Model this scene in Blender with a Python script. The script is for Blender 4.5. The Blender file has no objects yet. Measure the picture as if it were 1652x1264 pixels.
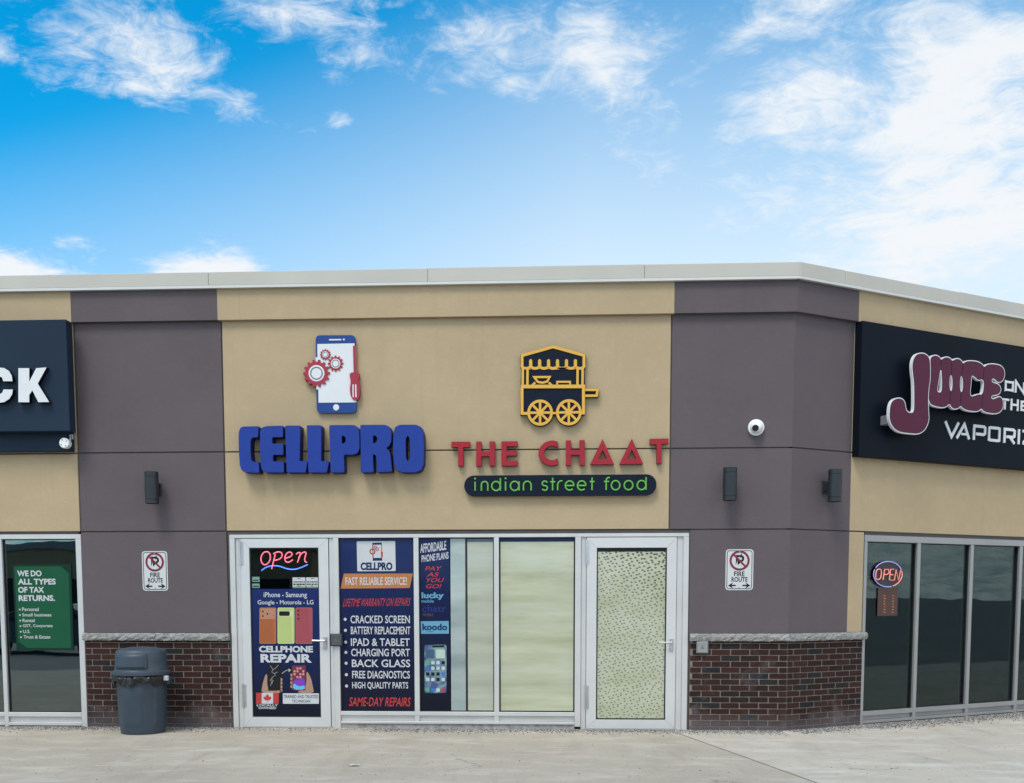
import bpy, bmesh, math, random
from mathutils import Vector, Matrix
from mathutils.geometry import tessellate_polygon
random.seed(7)
R = math.radians
S = bpy.context.scene
COL = S.collection

# ------------------------------------------------------------------ camera
CAM = Vector((0.0, -11.7415, 1.525))
F_PX, CX, CY = 1667.55, 826.0, 1101.95          # focal length and optical axis in photo pixels
PITCH, YAW, ROLL = -0.08416, -0.0512, -0.00092
cam_d = bpy.data.cameras.new('camera')
cam = bpy.data.objects.new('camera', cam_d)
COL.objects.link(cam)
CAM_ROT = Matrix.Rotation(-YAW, 3, 'Z') @ Matrix.Rotation(R(90) + PITCH, 3, 'X') @ Matrix.Rotation(ROLL, 3, 'Z')
cam.matrix_world = Matrix.Translation(CAM) @ CAM_ROT.to_4x4()
cam_d.sensor_width = 36.0
cam_d.lens = 36.0 * F_PX / 1652.0
cam_d.shift_y = (CY - 632.0) / 1652.0            # the phone picture is cropped high: a plain lens shift
cam_d.clip_start = 0.1
cam_d.clip_end = 2000
S.camera = cam

# ------------------------------------------------------------------ sky, sun, exposure
SUN_EL, SUN_AZ = R(58), R(205)                   # compass: 0 = +Y (into the picture), clockwise
W = bpy.data.worlds.new('World')
S.world = W
W.use_nodes = True
wt = W.node_tree
wt.nodes.clear()
WL = wt.links


def wn(t, **kw):
    n = wt.nodes.new(t)
    for k, v in kw.items():
        setattr(n, k, v)
    return n


def wm(op, a, b=None, c=None, clamp=False):
    n = wn('ShaderNodeMath', operation=op, use_clamp=clamp)
    for i, v in enumerate((a, b, c)):
        if v is None:
            continue
        if isinstance(v, (int, float)):
            n.inputs[i].default_value = v
        else:
            WL.new(v, n.inputs[i])
    return n.outputs[0]


def wmix(f, a, b, mode='MIX'):
    n = wn('ShaderNodeMix', data_type='RGBA', blend_type=mode)
    for s, v in ((n.inputs[0], f), (n.inputs[6], a), (n.inputs[7], b)):
        if isinstance(v, (int, float)):
            s.default_value = v
        elif isinstance(v, tuple):
            s.default_value = (*v, 1)
        else:
            WL.new(v, s)
    return n.outputs[2]


def wrange(v, a, b, smooth=True):
    n = wn('ShaderNodeMapRange', interpolation_type='SMOOTHSTEP' if smooth else 'LINEAR', clamp=True)
    WL.new(v, n.inputs[0])
    n.inputs[1].default_value = a
    n.inputs[2].default_value = b
    return n.outputs[0]


SKY_STRENGTH = 0.1
sky = wn('ShaderNodeTexSky', sky_type='NISHITA')
sky.sun_disc = False
sky.sun_elevation = SUN_EL
sky.sun_rotation = SUN_AZ
sky.air_density = 1.0
sky.dust_density = 0.6
sky.ozone_density = 2.0
tc = wn('ShaderNodeTexCoord')
sx = wn('ShaderNodeSeparateXYZ')
WL.new(tc.outputs['Generated'], sx.inputs[0])
dx, dy, dz = sx.outputs
az = wm('MULTIPLY', wm('ARCTAN2', dx, dy), 57.2958)
el = wm('MULTIPLY', wm('ARCSINE', dz), 57.2958)
den = wm('ADD', wm('MAXIMUM', dz, 0.0), 0.16)
cx_ = wn('ShaderNodeCombineXYZ')
WL.new(wm('DIVIDE', dx, den), cx_.inputs[0])
WL.new(wm('DIVIDE', dy, den), cx_.inputs[1])


def wnoise(scale, detail, rough, dist, off=(0, 0, 0), sc=(1, 1, 1), rz=0.0):
    mp = wn('ShaderNodeMapping')
    mp.inputs['Location'].default_value = off
    mp.inputs['Scale'].default_value = sc
    mp.inputs['Rotation'].default_value = (0, 0, rz)
    WL.new(cx_.outputs[0], mp.inputs[0])
    n = wn('ShaderNodeTexNoise')
    n.inputs['Scale'].default_value = scale
    n.inputs['Detail'].default_value = detail
    n.inputs['Roughness'].default_value = rough
    n.inputs['Distortion'].default_value = dist
    WL.new(mp.outputs[0], n.inputs['Vector'])
    return n.outputs['Fac']


# cloud banks of this afternoon: azimuth, elevation, half widths (degrees), tilt, thickness
BANKS = [(-22.6, 25.4, 6.0, 2.3, -4, .86), (-18.0, 24.0, 4.0, 1.3, -10, .62), (-27.4, 27.3, 2.8, 2.0, 0, .74), (-14.0, 27.6, 5.5, 1.7, 0, .66),
         (-9.6, 26.6, 2.2, 1.1, 0, .56), (-4.0, 26.9, 4.8, 2.3, 0, .66), (2.5, 26.2, 5.0, 2.8, 0, .74), (4.8, 23.0, 3.2, 2.6, 35, .66), (12.0, 27.2, 5.6, 2.2, 0, .74),
         (13.0, 23.8, 5.4, 3.6, 0, .80), (20.5, 23.4, 7.6, 5.0, 0, .98), (19.5, 18.2, 8.4, 4.2, 0, 1.02), (11.0, 19.8, 4.0, 3.0, 0, .64),
         (-19.0, 16.0, 2.9, 1.25, 0, 1.25), (-15.2, 15.5, 2.0, .9, 0, 1.05), (-28.4, 15.2, 3.6, 1.2, 0, 1.15), (-25.3, 17.0, 1.6, .45, 0, .60), (-11.8, 23.4, 1.2, .4, 0, .46), (-28.2, 24.6, 1.2, 1.0, 0, .66)]
cov = None
for a0, e0, sa, se, tilt, amp in BANKS:
    da, de = wm('SUBTRACT', az, a0), wm('SUBTRACT', el, e0)
    if tilt:
        c_, s_ = math.cos(R(tilt)), math.sin(R(tilt))
        da, de = wm('ADD', wm('MULTIPLY', da, c_), wm('MULTIPLY', de, s_)), wm('SUBTRACT', wm('MULTIPLY', de, c_), wm('MULTIPLY', da, s_))
    q = wm('ADD', wm('POWER', wm('ABSOLUTE', wm('DIVIDE', da, sa)), 2.0), wm('POWER', wm('ABSOLUTE', wm('DIVIDE', de, se)), 2.0))
    b = wm('MULTIPLY', wm('EXPONENT', wm('MULTIPLY', q, -0.75)), amp)
    cov = b if cov is None else wm('MAXIMUM', cov, b)
# unseen cloud added behind the camera, brighter than in front, to light the walls
back = wm('MULTIPLY', wrange(wm('MULTIPLY', dy, -1.0), -0.45, 0.25), 0.80)
cov = wm('MAXIMUM', cov, back)
n1 = wnoise(5.2, 11, .64, .7, (3.1, 1.7, 0))
n2 = wnoise(15.0, 10, .68, 1.0, (0.4, 7.7, 0), (1, 1.3, 1), .6)
n3 = wnoise(1.2, 4, .5, .0, (9.4, 2.2, 0))
nn = wm('ADD', wm('MULTIPLY', n1, .62), wm('MULTIPLY', n2, .38))
dens = wrange(wm('ADD', cov, wm('MULTIPLY', wm('SUBTRACT', nn, .5), 2.5)), .38, 1.05)
thick = wrange(wm('ADD', cov, wm('MULTIPLY', wm('SUBTRACT', nn, .5), 2.0)), .45, 1.15)
clear = wmix(1.0, sky.outputs[0], (.006, 1.14, 1.48), 'MULTIPLY')
# the blue pales towards the horizon and towards the brighter side of the sky
pale = wm('ADD', wm('ADD', .32, wm('MULTIPLY', wm('ADD', wm('MINIMUM', az, 1.0), 8.0), .019)), wm('MULTIPLY', wm('SUBTRACT', 22.5, el), .054))
pale = wm('MULTIPLY', wm('ADD', pale, wm('SQRT', wm('ADD', wm('POWER', pale, 2.0), .0012))), .5)
pale = wm('MINIMUM', pale, .86)
clear = wmix(pale, clear, (5.6, 6.35, 6.85))
cloud = wmix(thick, (5.7, 6.15, 6.55), (6.2, 6.35, 6.5))
cloud = wmix(back, cloud, (11.6, 11.8, 11.9))
skyc = wmix(wm('MULTIPLY', dens, .95), clear, cloud)
bg = wn('ShaderNodeBackground')
bg.inputs['Strength'].default_value = SKY_STRENGTH
WL.new(skyc, bg.inputs['Color'])
wo = wn('ShaderNodeOutputWorld')
WL.new(bg.outputs[0], wo.inputs[0])

sun_d = bpy.data.lights.new('sun', 'SUN')
sun_d.energy = 1.5
sun_d.angle = R(20)                              # thin cloud over the sun
sun_d.color = (1.0, .925, .82)
sun = bpy.data.objects.new('sun', sun_d)
COL.objects.link(sun)
to_sun = Vector((math.sin(SUN_AZ) * math.cos(SUN_EL), math.cos(SUN_AZ) * math.cos(SUN_EL), math.sin(SUN_EL)))
sun.rotation_euler = to_sun.to_track_quat('Z', 'Y').to_euler()
sun.location = (-6, -20, 25)
S.view_settings.view_transform = 'Standard'
S.view_settings.look = 'None'
S.view_settings.gamma = 1
S.view_settings.exposure = 0.57


# ------------------------------------------------------------------ the two wall planes and measuring on them
class Frame:
    """u runs along the wall, n stands out of it, z is up."""
    def __init__(self, o, ang):
        self.o = Vector(o); self.ang = ang
        self.U = Vector((math.cos(ang), math.sin(ang), 0))
        self.N = Vector((math.sin(ang), -math.cos(ang), 0))

    def world(self, u, n, z):
        return self.o + self.U * u + self.N * n + Vector((0, 0, z))


XC = 2.5002                                       # where the front turns away by 30 degrees
MAIN = Frame((0, 0, 0), 0.0)
SIDE = Frame((XC, 0, 0), R(30))


def ray(px, py):
    return (CAM_ROT @ Vector(((px - CX) / F_PX, -(py - CY) / F_PX, -1))).normalized()


def meas(fr, px, py, n=0.0):
    """(u, z) of a point of the photograph known to lie n in front of a wall plane."""
    d = ray(px, py)
    t = (n - (CAM - fr.o).dot(fr.N)) / d.dot(fr.N)
    p = CAM + d * t - fr.o
    return p.dot(fr.U), p.z


def mrect(fr, x0, y0, x1, y1, n=0.0):
    ym, xm = (y0 + y1) / 2, (x0 + x1) / 2
    return meas(fr, x0, ym, n)[0], meas(fr, xm, y1, n)[1], meas(fr, x1, ym, n)[0], meas(fr, xm, y0, n)[1]   # u0, z0, u1, z1


def mu(fr, px, py, n=0.0):
    return meas(fr, px, py, n)[0]


# ------------------------------------------------------------------ mesh helpers: all in (u, -n, z) of a frame
class MB:
    def __init__(self):
        self.v = []; self.f = []; self.tint = []; self._t = 0.0

    def add(self, vs, fs):
        o = len(self.v)
        self.v += [tuple(p) for p in vs]
        self.f += [tuple(i + o for i in q) for q in fs]
        self.tint += [self._t] * len(fs)
        return self

    def box(self, u0, u1, n0, n1, z0, z1, b=0.0):
        if b <= 0:
            vs = [(u, -n, z) for z in (z0, z1) for n in (n1, n0) for u in (u0, u1)]
            return self.add(vs, [(0, 2, 3, 1), (4, 5, 7, 6), (0, 1, 5, 4), (2, 6, 7, 3), (0, 4, 6, 2), (1, 3, 7, 5)])
        loop = [(u0 + b, z0), (u1 - b, z0), (u1, z0 + b), (u1, z1 - b), (u1 - b, z1), (u0 + b, z1), (u0, z1 - b), (u0, z0 + b)]
        ins = [(min(max(u, u0 + b), u1 - b), min(max(z, z0 + b), z1 - b)) for u, z in loop]
        vs = [(u, -n0, z) for u, z in loop] + [(u, -(n1 - b), z) for u, z in loop] + [(u, -n1, z) for u, z in ins]
        fs = [tuple(range(7, -1, -1)), tuple(range(16, 24))]
        for k in range(2):
            for i in range(8):
                j = (i + 1) % 8
                fs.append((k * 8 + i, k * 8 + j, k * 8 + 8 + j, k * 8 + 8 + i))
        return self.add(vs, fs)

    def prism(self, loops, n0, n1, back=True, side=True):
        """polygon (first loop) with holes, between depths n0 (back) and n1 (front)."""
        flat = [p for l in loops for p in l]
        tri = tessellate_polygon([[Vector((a, b, 0)) for a, b in l] for l in loops])
        m = len(flat)
        vs = [(a, -n1, b) for a, b in flat] + [(a, -n0, b) for a, b in flat]
        fs = []
        for t in tri:
            a, b, c = [flat[i] for i in t]
            cr = (b[0] - a[0]) * (c[1] - a[1]) - (b[1] - a[1]) * (c[0] - a[0])
            if abs(cr) < 1e-14:
                continue
            t = t if cr > 0 else t[::-1]
            fs.append(tuple(t))
            if back:
                fs.append(tuple(i + m for i in t[::-1]))
        if side:
            o = 0
            for li, l in enumerate(loops):
                k = len(l)
                ar = sum(l[i][0] * l[(i + 1) % k][1] - l[(i + 1) % k][0] * l[i][1] for i in range(k))
                ccw = (ar > 0) == (li == 0)
                for i in range(k):
                    j = (i + 1) % k
                    q = (o + i, m + o + i, m + o + j, o + j)
                    fs.append(q if ccw else q[::-1])
                o += k
        return self.add(vs, fs)

    def rect(self, r, n0, n1):
        return self.prism([[(r[0], r[1]), (r[2], r[1]), (r[2], r[3]), (r[0], r[3])]], n0, n1)

    def sheet(self, loops, n):
        return self.prism(loops, n, n, back=False, side=False)

    def ribbon(self, pts, w, n0, n1, closed=False, cap=0.0, flat=False):
        pts = list(pts)
        k = len(pts)
        L, Rr = [], []
        for i, p in enumerate(pts):
            a = pts[i - 1] if (i > 0 or closed) else None
            b = pts[(i + 1) % k] if (i < k - 1 or closed) else None
            ds = []
            if a is not None: ds.append(Vector((p[0] - a[0], p[1] - a[1])).normalized())
            if b is not None: ds.append(Vector((b[0] - p[0], b[1] - p[1])).normalized())
            if len(ds) == 2:
                t = (ds[0] + ds[1])
                t = t.normalized() if t.length > 1e-6 else ds[0]
                c = max(.35, t.dot(ds[0]))
            else:
                t, c = ds[0], 1.0
            nx, ny = -t.y / c * w / 2, t.x / c * w / 2
            q = p
            if cap and not closed:
                if a is None: q = (p[0] - ds[0].x * cap, p[1] - ds[0].y * cap)
                elif b is None: q = (p[0] + ds[0].x * cap, p[1] + ds[0].y * cap)
            L.append((q[0] + nx, q[1] + ny)); Rr.append((q[0] - nx, q[1] - ny))
        if closed:
            def area(l): return abs(sum(l[i][0] * l[(i + 1) % k][1] - l[(i + 1) % k][0] * l[i][1] for i in range(k)))
            loops = [L, Rr] if area(L) > area(Rr) else [Rr, L]
        else:
            loops = [Rr + L[::-1]]
        return self.sheet(loops, n1) if flat else self.prism(loops, n0, n1)

    def tube(self, pts, r, seg=8, closed=False, squash=1.0):
        """round tube through 3-D points (u, n, z)."""
        P = [Vector((a, -b, c)) for a, b, c in pts]
        k = len(P)
        vs, fs = [], []
        ref = Vector((0, 1, 0))
        for i in range(k):
            a = P[i - 1] if (i > 0 or closed) else P[i]
            b = P[(i + 1) % k] if (i < k - 1 or closed) else P[i]
            t = (b - a).normalized()
            s = t.cross(ref)
            if s.length < 1e-4: s = t.cross(Vector((1, 0, 0)))
            s.normalize(); q = s.cross(t).normalized()
            for j in range(seg):
                an = 2 * math.pi * j / seg
                vs.append(P[i] + s * math.cos(an) * r + q * math.sin(an) * r * squash)
        for i in range(k if closed else k - 1):
            for j in range(seg):
                fs.append((i * seg + j, i * seg + (j + 1) % seg, ((i + 1) % k) * seg + (j + 1) % seg, ((i + 1) % k) * seg + j))
        if not closed:
            fs.append(tuple(range(seg - 1, -1, -1))); fs.append(tuple((k - 1) * seg + j for j in range(seg)))
        return self.add(vs, fs)

    def lathe(self, prof, u, n, seg=40, axis='Z', a0=0, a1=360, o=0.0):
        """prof: (radius, height); axis Z stands up at (u, n), axis N sticks out of the wall at (u, z=o)."""
        vs, fs = [], []
        for r, h in prof:
            for j in range(seg):
                a = 2 * math.pi * j / seg
                if axis == 'Z':
                    vs.append((u + r * math.cos(a), -n + r * math.sin(a), h))
                else:
                    vs.append((u + r * math.cos(a), -(n + h), o + r * math.sin(a)))
        for i in range(len(prof) - 1):
            for j in range(seg):
                fs.append((i * seg + j, i * seg + (j + 1) % seg, (i + 1) * seg + (j + 1) % seg, (i + 1) * seg + j))
        fs.append(tuple(range(seg))[::-1]); fs.append(tuple((len(prof) - 1) * seg + j for j in range(seg)))
        return self.add(vs, fs)

    def text(self, s, r, n, shear=0.0, bold=0.0, slope=0.0, depth=0.0, fit=True, align='C'):
        """lettering filling the box r = (u0, z0, u1, z1); bold in em."""
        c = bpy.data.curves.new('t', 'FONT')
        c.body = s; c.size = 1.0; c.offset = bold; c.resolution_u = 3
        c.align_x = 'LEFT'
        o = bpy.data.objects.new('t', c)
        COL.objects.link(o)
        dg = bpy.context.evaluated_depsgraph_get()
        me = bpy.data.meshes.new_from_object(o.evaluated_get(dg))
        vs = [v.co.copy() for v in me.vertices]
        fs = [tuple(p.vertices) for p in me.polygons]
        bpy.data.objects.remove(o); bpy.data.curves.remove(c); bpy.data.meshes.remove(me)
        xs = [v.x for v in vs]; ys = [v.y for v in vs]
        x0, x1, y0, y1 = min(xs), max(xs), min(ys), max(ys)
        H = r[3] - r[1]; Wd = (r[2] - r[0]) - abs(shear) * H
        out = []
        for v in vs:
            a = (v.x - x0) / (x1 - x0); b = (v.y - y0) / (y1 - y0)
            u = r[0] + a * Wd + shear * b * H + (0 if shear >= 0 else -shear * H)
            z = r[1] + b * H + slope * (u - r[0])
            out.append((u, -n, z))
        if depth <= 0:
            return self.add(out, fs)
        m = len(out)
        edges = {}
        for f in fs:
            for i in range(len(f)):
                e = (f[i], f[(i + 1) % len(f)])
                edges[e] = 1
        ff = list(fs)
        for (a, b) in edges:
            if (b, a) not in edges:
                ff.append((b, a, a + m, b + m))
        return self.add(out + [(p[0], p[1] + depth, p[2]) for p in out], ff)


def arc(cu, cz, r, a0, a1, k=16, rz=None):
    rz = rz or r
    return [(cu + r * math.cos(R(a0 + (a1 - a0) * i / k)), cz + rz * math.sin(R(a0 + (a1 - a0) * i / k))) for i in range(k + 1)]


def circle(cu, cz, r, k=28, rz=None):
    return arc(cu, cz, r, 0, 360, k, rz)[:-1]


def rrect(r, rad, k=5):
    u0, z0, u1, z1 = r
    return (arc(u1 - rad, z1 - rad, rad, 0, 90, k) + arc(u0 + rad, z1 - rad, rad, 90, 180, k)
            + arc(u0 + rad, z0 + rad, rad, 180, 270, k) + arc(u1 - rad, z0 + rad, rad, 270, 360, k))


def smooth(poly, it=2):
    for _ in range(it):
        k = len(poly); q = []
        for i in range(k):
            a, b = poly[i], poly[(i + 1) % k]
            q.append((a[0] * .75 + b[0] * .25, a[1] * .75 + b[1] * .25)); q.append((a[0] * .25 + b[0] * .75, a[1] * .25 + b[1] * .75))
        poly = q
    return poly


def rounded(poly, rad):
    """cut every corner with a short arc of about rad."""
    k = len(poly); out = []
    for i in range(k):
        p, a, b = Vector(poly[i]), Vector(poly[i - 1]), Vector(poly[(i + 1) % k])
        ra = min(rad, (a - p).length * .45); rb = min(rad, (b - p).length * .45)
        s, e = p + (a - p).normalized() * ra, p + (b - p).normalized() * rb
        for t in (0, .33, .67, 1):
            q = s * (1 - t) ** 2 + p * 2 * t * (1 - t) + e * t * t
            out.append((q.x, q.y))
    return out


BASES = {}


def thing(name, label, cat, fr, base, group=None):
    o = bpy.data.objects.new(name, None)
    o.empty_display_size = .2
    COL.objects.link(o)
    o.location = fr.world(*base); o.rotation_euler = (0, 0, fr.ang)
    o['label'] = label; o['category'] = cat
    if group: o['group'] = group
    BASES[o.name] = (fr, base)
    return o


def mesh(name, mb, m, parent=None, fr=None, base=None, shade=False, bevel=0.0):
    if parent is not None: fr, base = BASES[parent.name]
    me = bpy.data.meshes.new(name)
    bu, bn, bz = base
    me.from_pydata([(x - bu, y + bn, z - bz) for x, y, z in mb.v], [], mb.f)
    me.materials.append(m)
    if any(mb.tint):
        at = me.attributes.new('tint', 'FLOAT', 'FACE')
        for i, t in enumerate(mb.tint): at.data[i].value = t
    if shade:
        for p in me.polygons: p.use_smooth = True
        me.set_sharp_from_angle(angle=R(35))
    me.update()
    o = bpy.data.objects.new(name, me)
    COL.objects.link(o)
    if parent is None:
        o.location = fr.world(*base); o.rotation_euler = (0, 0, fr.ang)
    else:
        o.parent = parent
    BASES[o.name] = (fr, base)
    return o


def tag(o, label, cat, group=None):
    o['label'] = label; o['category'] = cat
    if group: o['group'] = group
    return o


# ------------------------------------------------------------------ materials
def srgb(r, g, b):
    f = lambda c: (c / 255 / 12.92) if c / 255 <= .04045 else ((c / 255 + .055) / 1.055) ** 2.4
    return (f(r), f(g), f(b))


class NT:
    def __init__(self, name):
        self.m = bpy.data.materials.new(name); self.m.use_nodes = True
        self.t = self.m.node_tree; self.b = self.t.nodes['Principled BSDF']; self.out = self.t.nodes['Material Output']

    def n(self, ty, **kw):
        x = self.t.nodes.new(ty)
        for k, v in kw.items(): setattr(x, k, v)
        return x

    def l(self, a, b): self.t.links.new(a, b)

    def coord(self, scale=(1, 1, 1), rot=(0, 0, 0), loc=(0, 0, 0)):
        c = self.n('ShaderNodeTexCoord'); mp = self.n('ShaderNodeMapping')
        mp.inputs['Scale'].default_value = scale; mp.inputs['Rotation'].default_value = rot; mp.inputs['Location'].default_value = loc
        self.l(c.outputs['Object'], mp.inputs[0])
        return mp.outputs[0]

    def noise(self, vec, scale, detail=4, rough=.55, dist=0.0):
        x = self.n('ShaderNodeTexNoise')
        x.inputs['Scale'].default_value = scale; x.inputs['Detail'].default_value = detail
        x.inputs['Roughness'].default_value = rough; x.inputs['Distortion'].default_value = dist
        self.l(vec, x.inputs['Vector'])
        return x.outputs['Fac']

    def rng(self, v, a, b, c=0.0, d=1.0):
        x = self.n('ShaderNodeMapRange'); x.clamp = True
        self.l(v, x.inputs[0])
        for i, q in enumerate((a, b, c, d)): x.inputs[i + 1].default_value = q
        return x.outputs[0]

    def mix(self, f, a, b, mode='MIX'):
        x = self.n('ShaderNodeMix', data_type='RGBA', blend_type=mode)
        for s, v in ((x.inputs[0], f), (x.inputs[6], a), (x.inputs[7], b)):
            if isinstance(v, (int, float)): s.default_value = v
            elif isinstance(v, tuple): s.default_value = (*v, 1)
            else: self.l(v, s)
        return x.outputs[2]

    def math(self, op, a, b=None):
        x = self.n('ShaderNodeMath', operation=op)
        for i, v in enumerate((a, b)):
            if v is None: continue
            if isinstance(v, (int, float)): x.inputs[i].default_value = v
            else: self.l(v, x.inputs[i])
        return x.outputs[0]

    def bump(self, h, strength, dist):
        x = self.n('ShaderNodeBump'); x.inputs['Strength'].default_value = strength; x.inputs['Distance'].default_value = dist
        self.l(h, x.inputs['Height']); self.l(x.outputs[0], self.b.inputs['Normal'])

    def base(self, c):
        if isinstance(c, tuple): self.b.inputs['Base Color'].default_value = (*c, 1)
        else: self.l(c, self.b.inputs['Base Color'])

    def set(self, rough=.6, metal=0.0, spec=.5, coat=0.0, coat_rough=.03):
        self.b.inputs['Roughness'].default_value = rough; self.b.inputs['Metallic'].default_value = metal
        self.b.inputs['Specular IOR Level'].default_value = spec
        self.b.inputs['Coat Weight'].default_value = coat; self.b.inputs['Coat Roughness'].default_value = coat_rough
        return self.m


MATS = {}


def plain(name, c, rough=.55, metal=0.0, coat=0.0, var=.10, scale=6.0, spec=.5):
    """painted or printed surface with a slight uneven tone."""
    if name in MATS: return MATS[name]
    k = NT(name)
    f = k.noise(k.coord(), scale, 5)
    k.base(k.mix(k.rng(f, .3, .7), tuple(x * (1 - var) for x in c), tuple(min(1, x * (1 + var)) for x in c)))
    MATS[name] = k.set(rough, metal, spec, coat)
    return MATS[name]


def stucco(name, c, dirt):
    k = NT(name)
    v = k.coord()
    big = k.noise(v, .9, 5, .6, .3)
    streak = k.noise(k.coord((5, 5, .35)), 1.2, 4, .6)
    col = k.mix(k.rng(big, .3, .72), tuple(x * .93 for x in c), tuple(x * 1.06 for x in c))
    col = k.mix(k.math('MULTIPLY', k.rng(streak, .55, .8), .16), col, dirt)
    blot = k.noise(k.coord(loc=(3, 1, 7)), 2.3, 6, .65, .6)
    col = k.mix(k.math('MULTIPLY', k.rng(blot, .62, .75), .10), col, tuple(min(1, x * 1.5) for x in c))
    grain = k.noise(v, 75, 4, .8); med = k.noise(k.coord(loc=(9, 4, 2)), 7, 6, .7)
    col = k.mix(k.math('MULTIPLY', k.rng(grain, .38, .62), .16), col, tuple(x * .62 for x in c))
    col = k.mix(k.math('MULTIPLY', k.rng(med, .5, .72), .16), col, tuple(min(1, x * 1.35) for x in c))
    run = k.noise(k.coord((9, 9, .22), loc=(2, 5, 1)), 1.0, 5, .65)          # old rain runs
    col = k.mix(k.math('MULTIPLY', k.rng(run, .60, .78), .18), col, tuple(x * .55 for x in c))
    k.base(col)
    g = k.noise(v, 190, 3, .7); g2 = k.noise(v, 22, 4, .6)
    h = k.math('ADD', k.math('MULTIPLY', g, .5), k.math('MULTIPLY', g2, .9))
    k.bump(h, .45, .006)
    return k.set(.92, spec=.2)


M_BEIGE = stucco('stucco_beige', (.440, .338, .214), (.25, .20, .15))
M_MAUVE = stucco('stucco_mauve', (.118, .097, .105), (.09, .075, .08))
M_FLASH = plain('painted_flashing', (.475, .45, .40), .4, .0, var=.05, scale=1.2)
M_LIP = plain('drip_lip', (.58, .58, .56), .4, var=.03)
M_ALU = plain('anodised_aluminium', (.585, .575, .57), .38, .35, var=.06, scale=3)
M_ALUD = plain('shaded_anodised_aluminium', (.315, .312, .312), .40, .35, var=.06, scale=3)  # darker anodised tone with the angled wall's weaker light in the colour
M_ALU_DOOR = plain('door_aluminium', (.61, .605, .605), .36, .30, var=.04, scale=3)
M_GASKET = plain('rubber_gasket', (.012, .013, .015), .6)
M_STEEL = plain('brushed_steel', (.55, .55, .56), .3, .9)
M_INT = plain('dim_interior', (.035, .04, .04), .9, var=.3, scale=1.5)
M_ROOF = plain('roof_membrane', (.30, .30, .30), .9)
M_DARK = plain('reveal_backing', (.10, .085, .08), .95)


def glass_mat(name, tint, refl):
    k = NT(name)
    k.t.nodes.remove(k.b)
    tr = k.n('ShaderNodeBsdfTransparent'); tr.inputs[0].default_value = (*tint, 1)
    gl = k.n('ShaderNodeBsdfGlossy'); gl.inputs['Roughness'].default_value = .004; gl.inputs['Color'].default_value = (.86, .97, .96, 1)
    fr = k.n('ShaderNodeFresnel'); fr.inputs['IOR'].default_value = 1.62
    w = k.noise(k.coord((1, 1, 1.2)), 1.3, 2)
    bp = k.n('ShaderNodeBump'); bp.inputs['Strength'].default_value = .05; bp.inputs['Distance'].default_value = .02
    k.l(w, bp.inputs['Height']); k.l(bp.outputs[0], gl.inputs['Normal'])
    mx = k.n('ShaderNodeMixShader')
    k.l(k.math('MULTIPLY', fr.outputs[0], refl), mx.inputs[0]); k.l(tr.outputs[0], mx.inputs[1]); k.l(gl.outputs[0], mx.inputs[2])
    k.l(mx.outputs[0], k.out.inputs[0])
    return k.m


M_GLASS = glass_mat('window_glass', (.50, .55, .55), .26)
M_GLASS_DOOR = glass_mat('door_glass', (.5, .55, .55), 1.5)
M_GLASS_COATED = glass_mat('reflective_window_glass', (.45, .52, .52), 2.9)

def brick_mat():
    k = NT('brick_red')
    a = k.n('ShaderNodeAttribute', attribute_name='tint')
    r = k.n('ShaderNodeValToRGB'); r.color_ramp.interpolation = 'CONSTANT'
    e = r.color_ramp.elements
    e[0].position = 0; e[0].color = (0.0353, 0.0147, 0.0134, 1)
    e[1].position = .3; e[1].color = (0.0437, 0.0176, 0.0147, 1)
    for p, c in ((.5, (0.0277, 0.0130, 0.0122)), (.66, (0.0504, 0.0206, 0.0164)), (.8, (0.0244, 0.0143, 0.0139)), (.9, (.024, .021, .022)), (.97, (.017, .019, .020))):
        x = e.new(p); x.color = (*c, 1)
    k.l(a.outputs['Fac'], r.inputs[0])
    v = k.coord()
    f = k.noise(v, 26, 6, .7); s = k.noise(v, 2.2, 6, .65, .5)
    col = k.mix(k.rng(f, .35, .7), r.outputs[0], k.mix(1.0, r.outputs[0], (.55, .55, .6), 'MULTIPLY'))
    col = k.mix(k.math('MULTIPLY', k.rng(s, .58, .74), .30), col, (.22, .20, .22))
    # salt bloom left by winters along the lowest courses
    sep = k.n('ShaderNodeSeparateXYZ'); k.l(k.coord(), sep.inputs[0])
    lowz = k.rng(k.math('ADD', sep.outputs[2], k.math('MULTIPLY', s, -.38)), -.16, .02, .55, 0)
    col = k.mix(lowz, col, (.15, .13, .135))
    k.base(col)
    k.bump(k.noise(v, 120, 4, .7), .5, .004)
    return k.set(.88, spec=.25)


M_BRICK = brick_mat()


def mortar_mat():
    k = NT('mortar')
    f = k.noise(k.coord(), 14, 6, .7)
    k.base(k.mix(k.rng(f, .3, .7), (.125, .105, .09), (.26, .22, .185)))
    k.bump(k.noise(k.coord(), 150, 3), .5, .003)
    return k.set(.95, spec=.15)


M_MORTAR = mortar_mat()


def stone_mat():
    k = NT('ledge_stone')
    v = k.coord((1, 1, 1.6))
    f = k.noise(v, 16, 8, .72, .8)
    k.base(k.mix(k.rng(f, .3, .72), (.16, .155, .15), (.46, .45, .43)))
    k.bump(f, .9, .03)
    return k.set(.9, spec=.25)


M_STONE = stone_mat()


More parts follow.
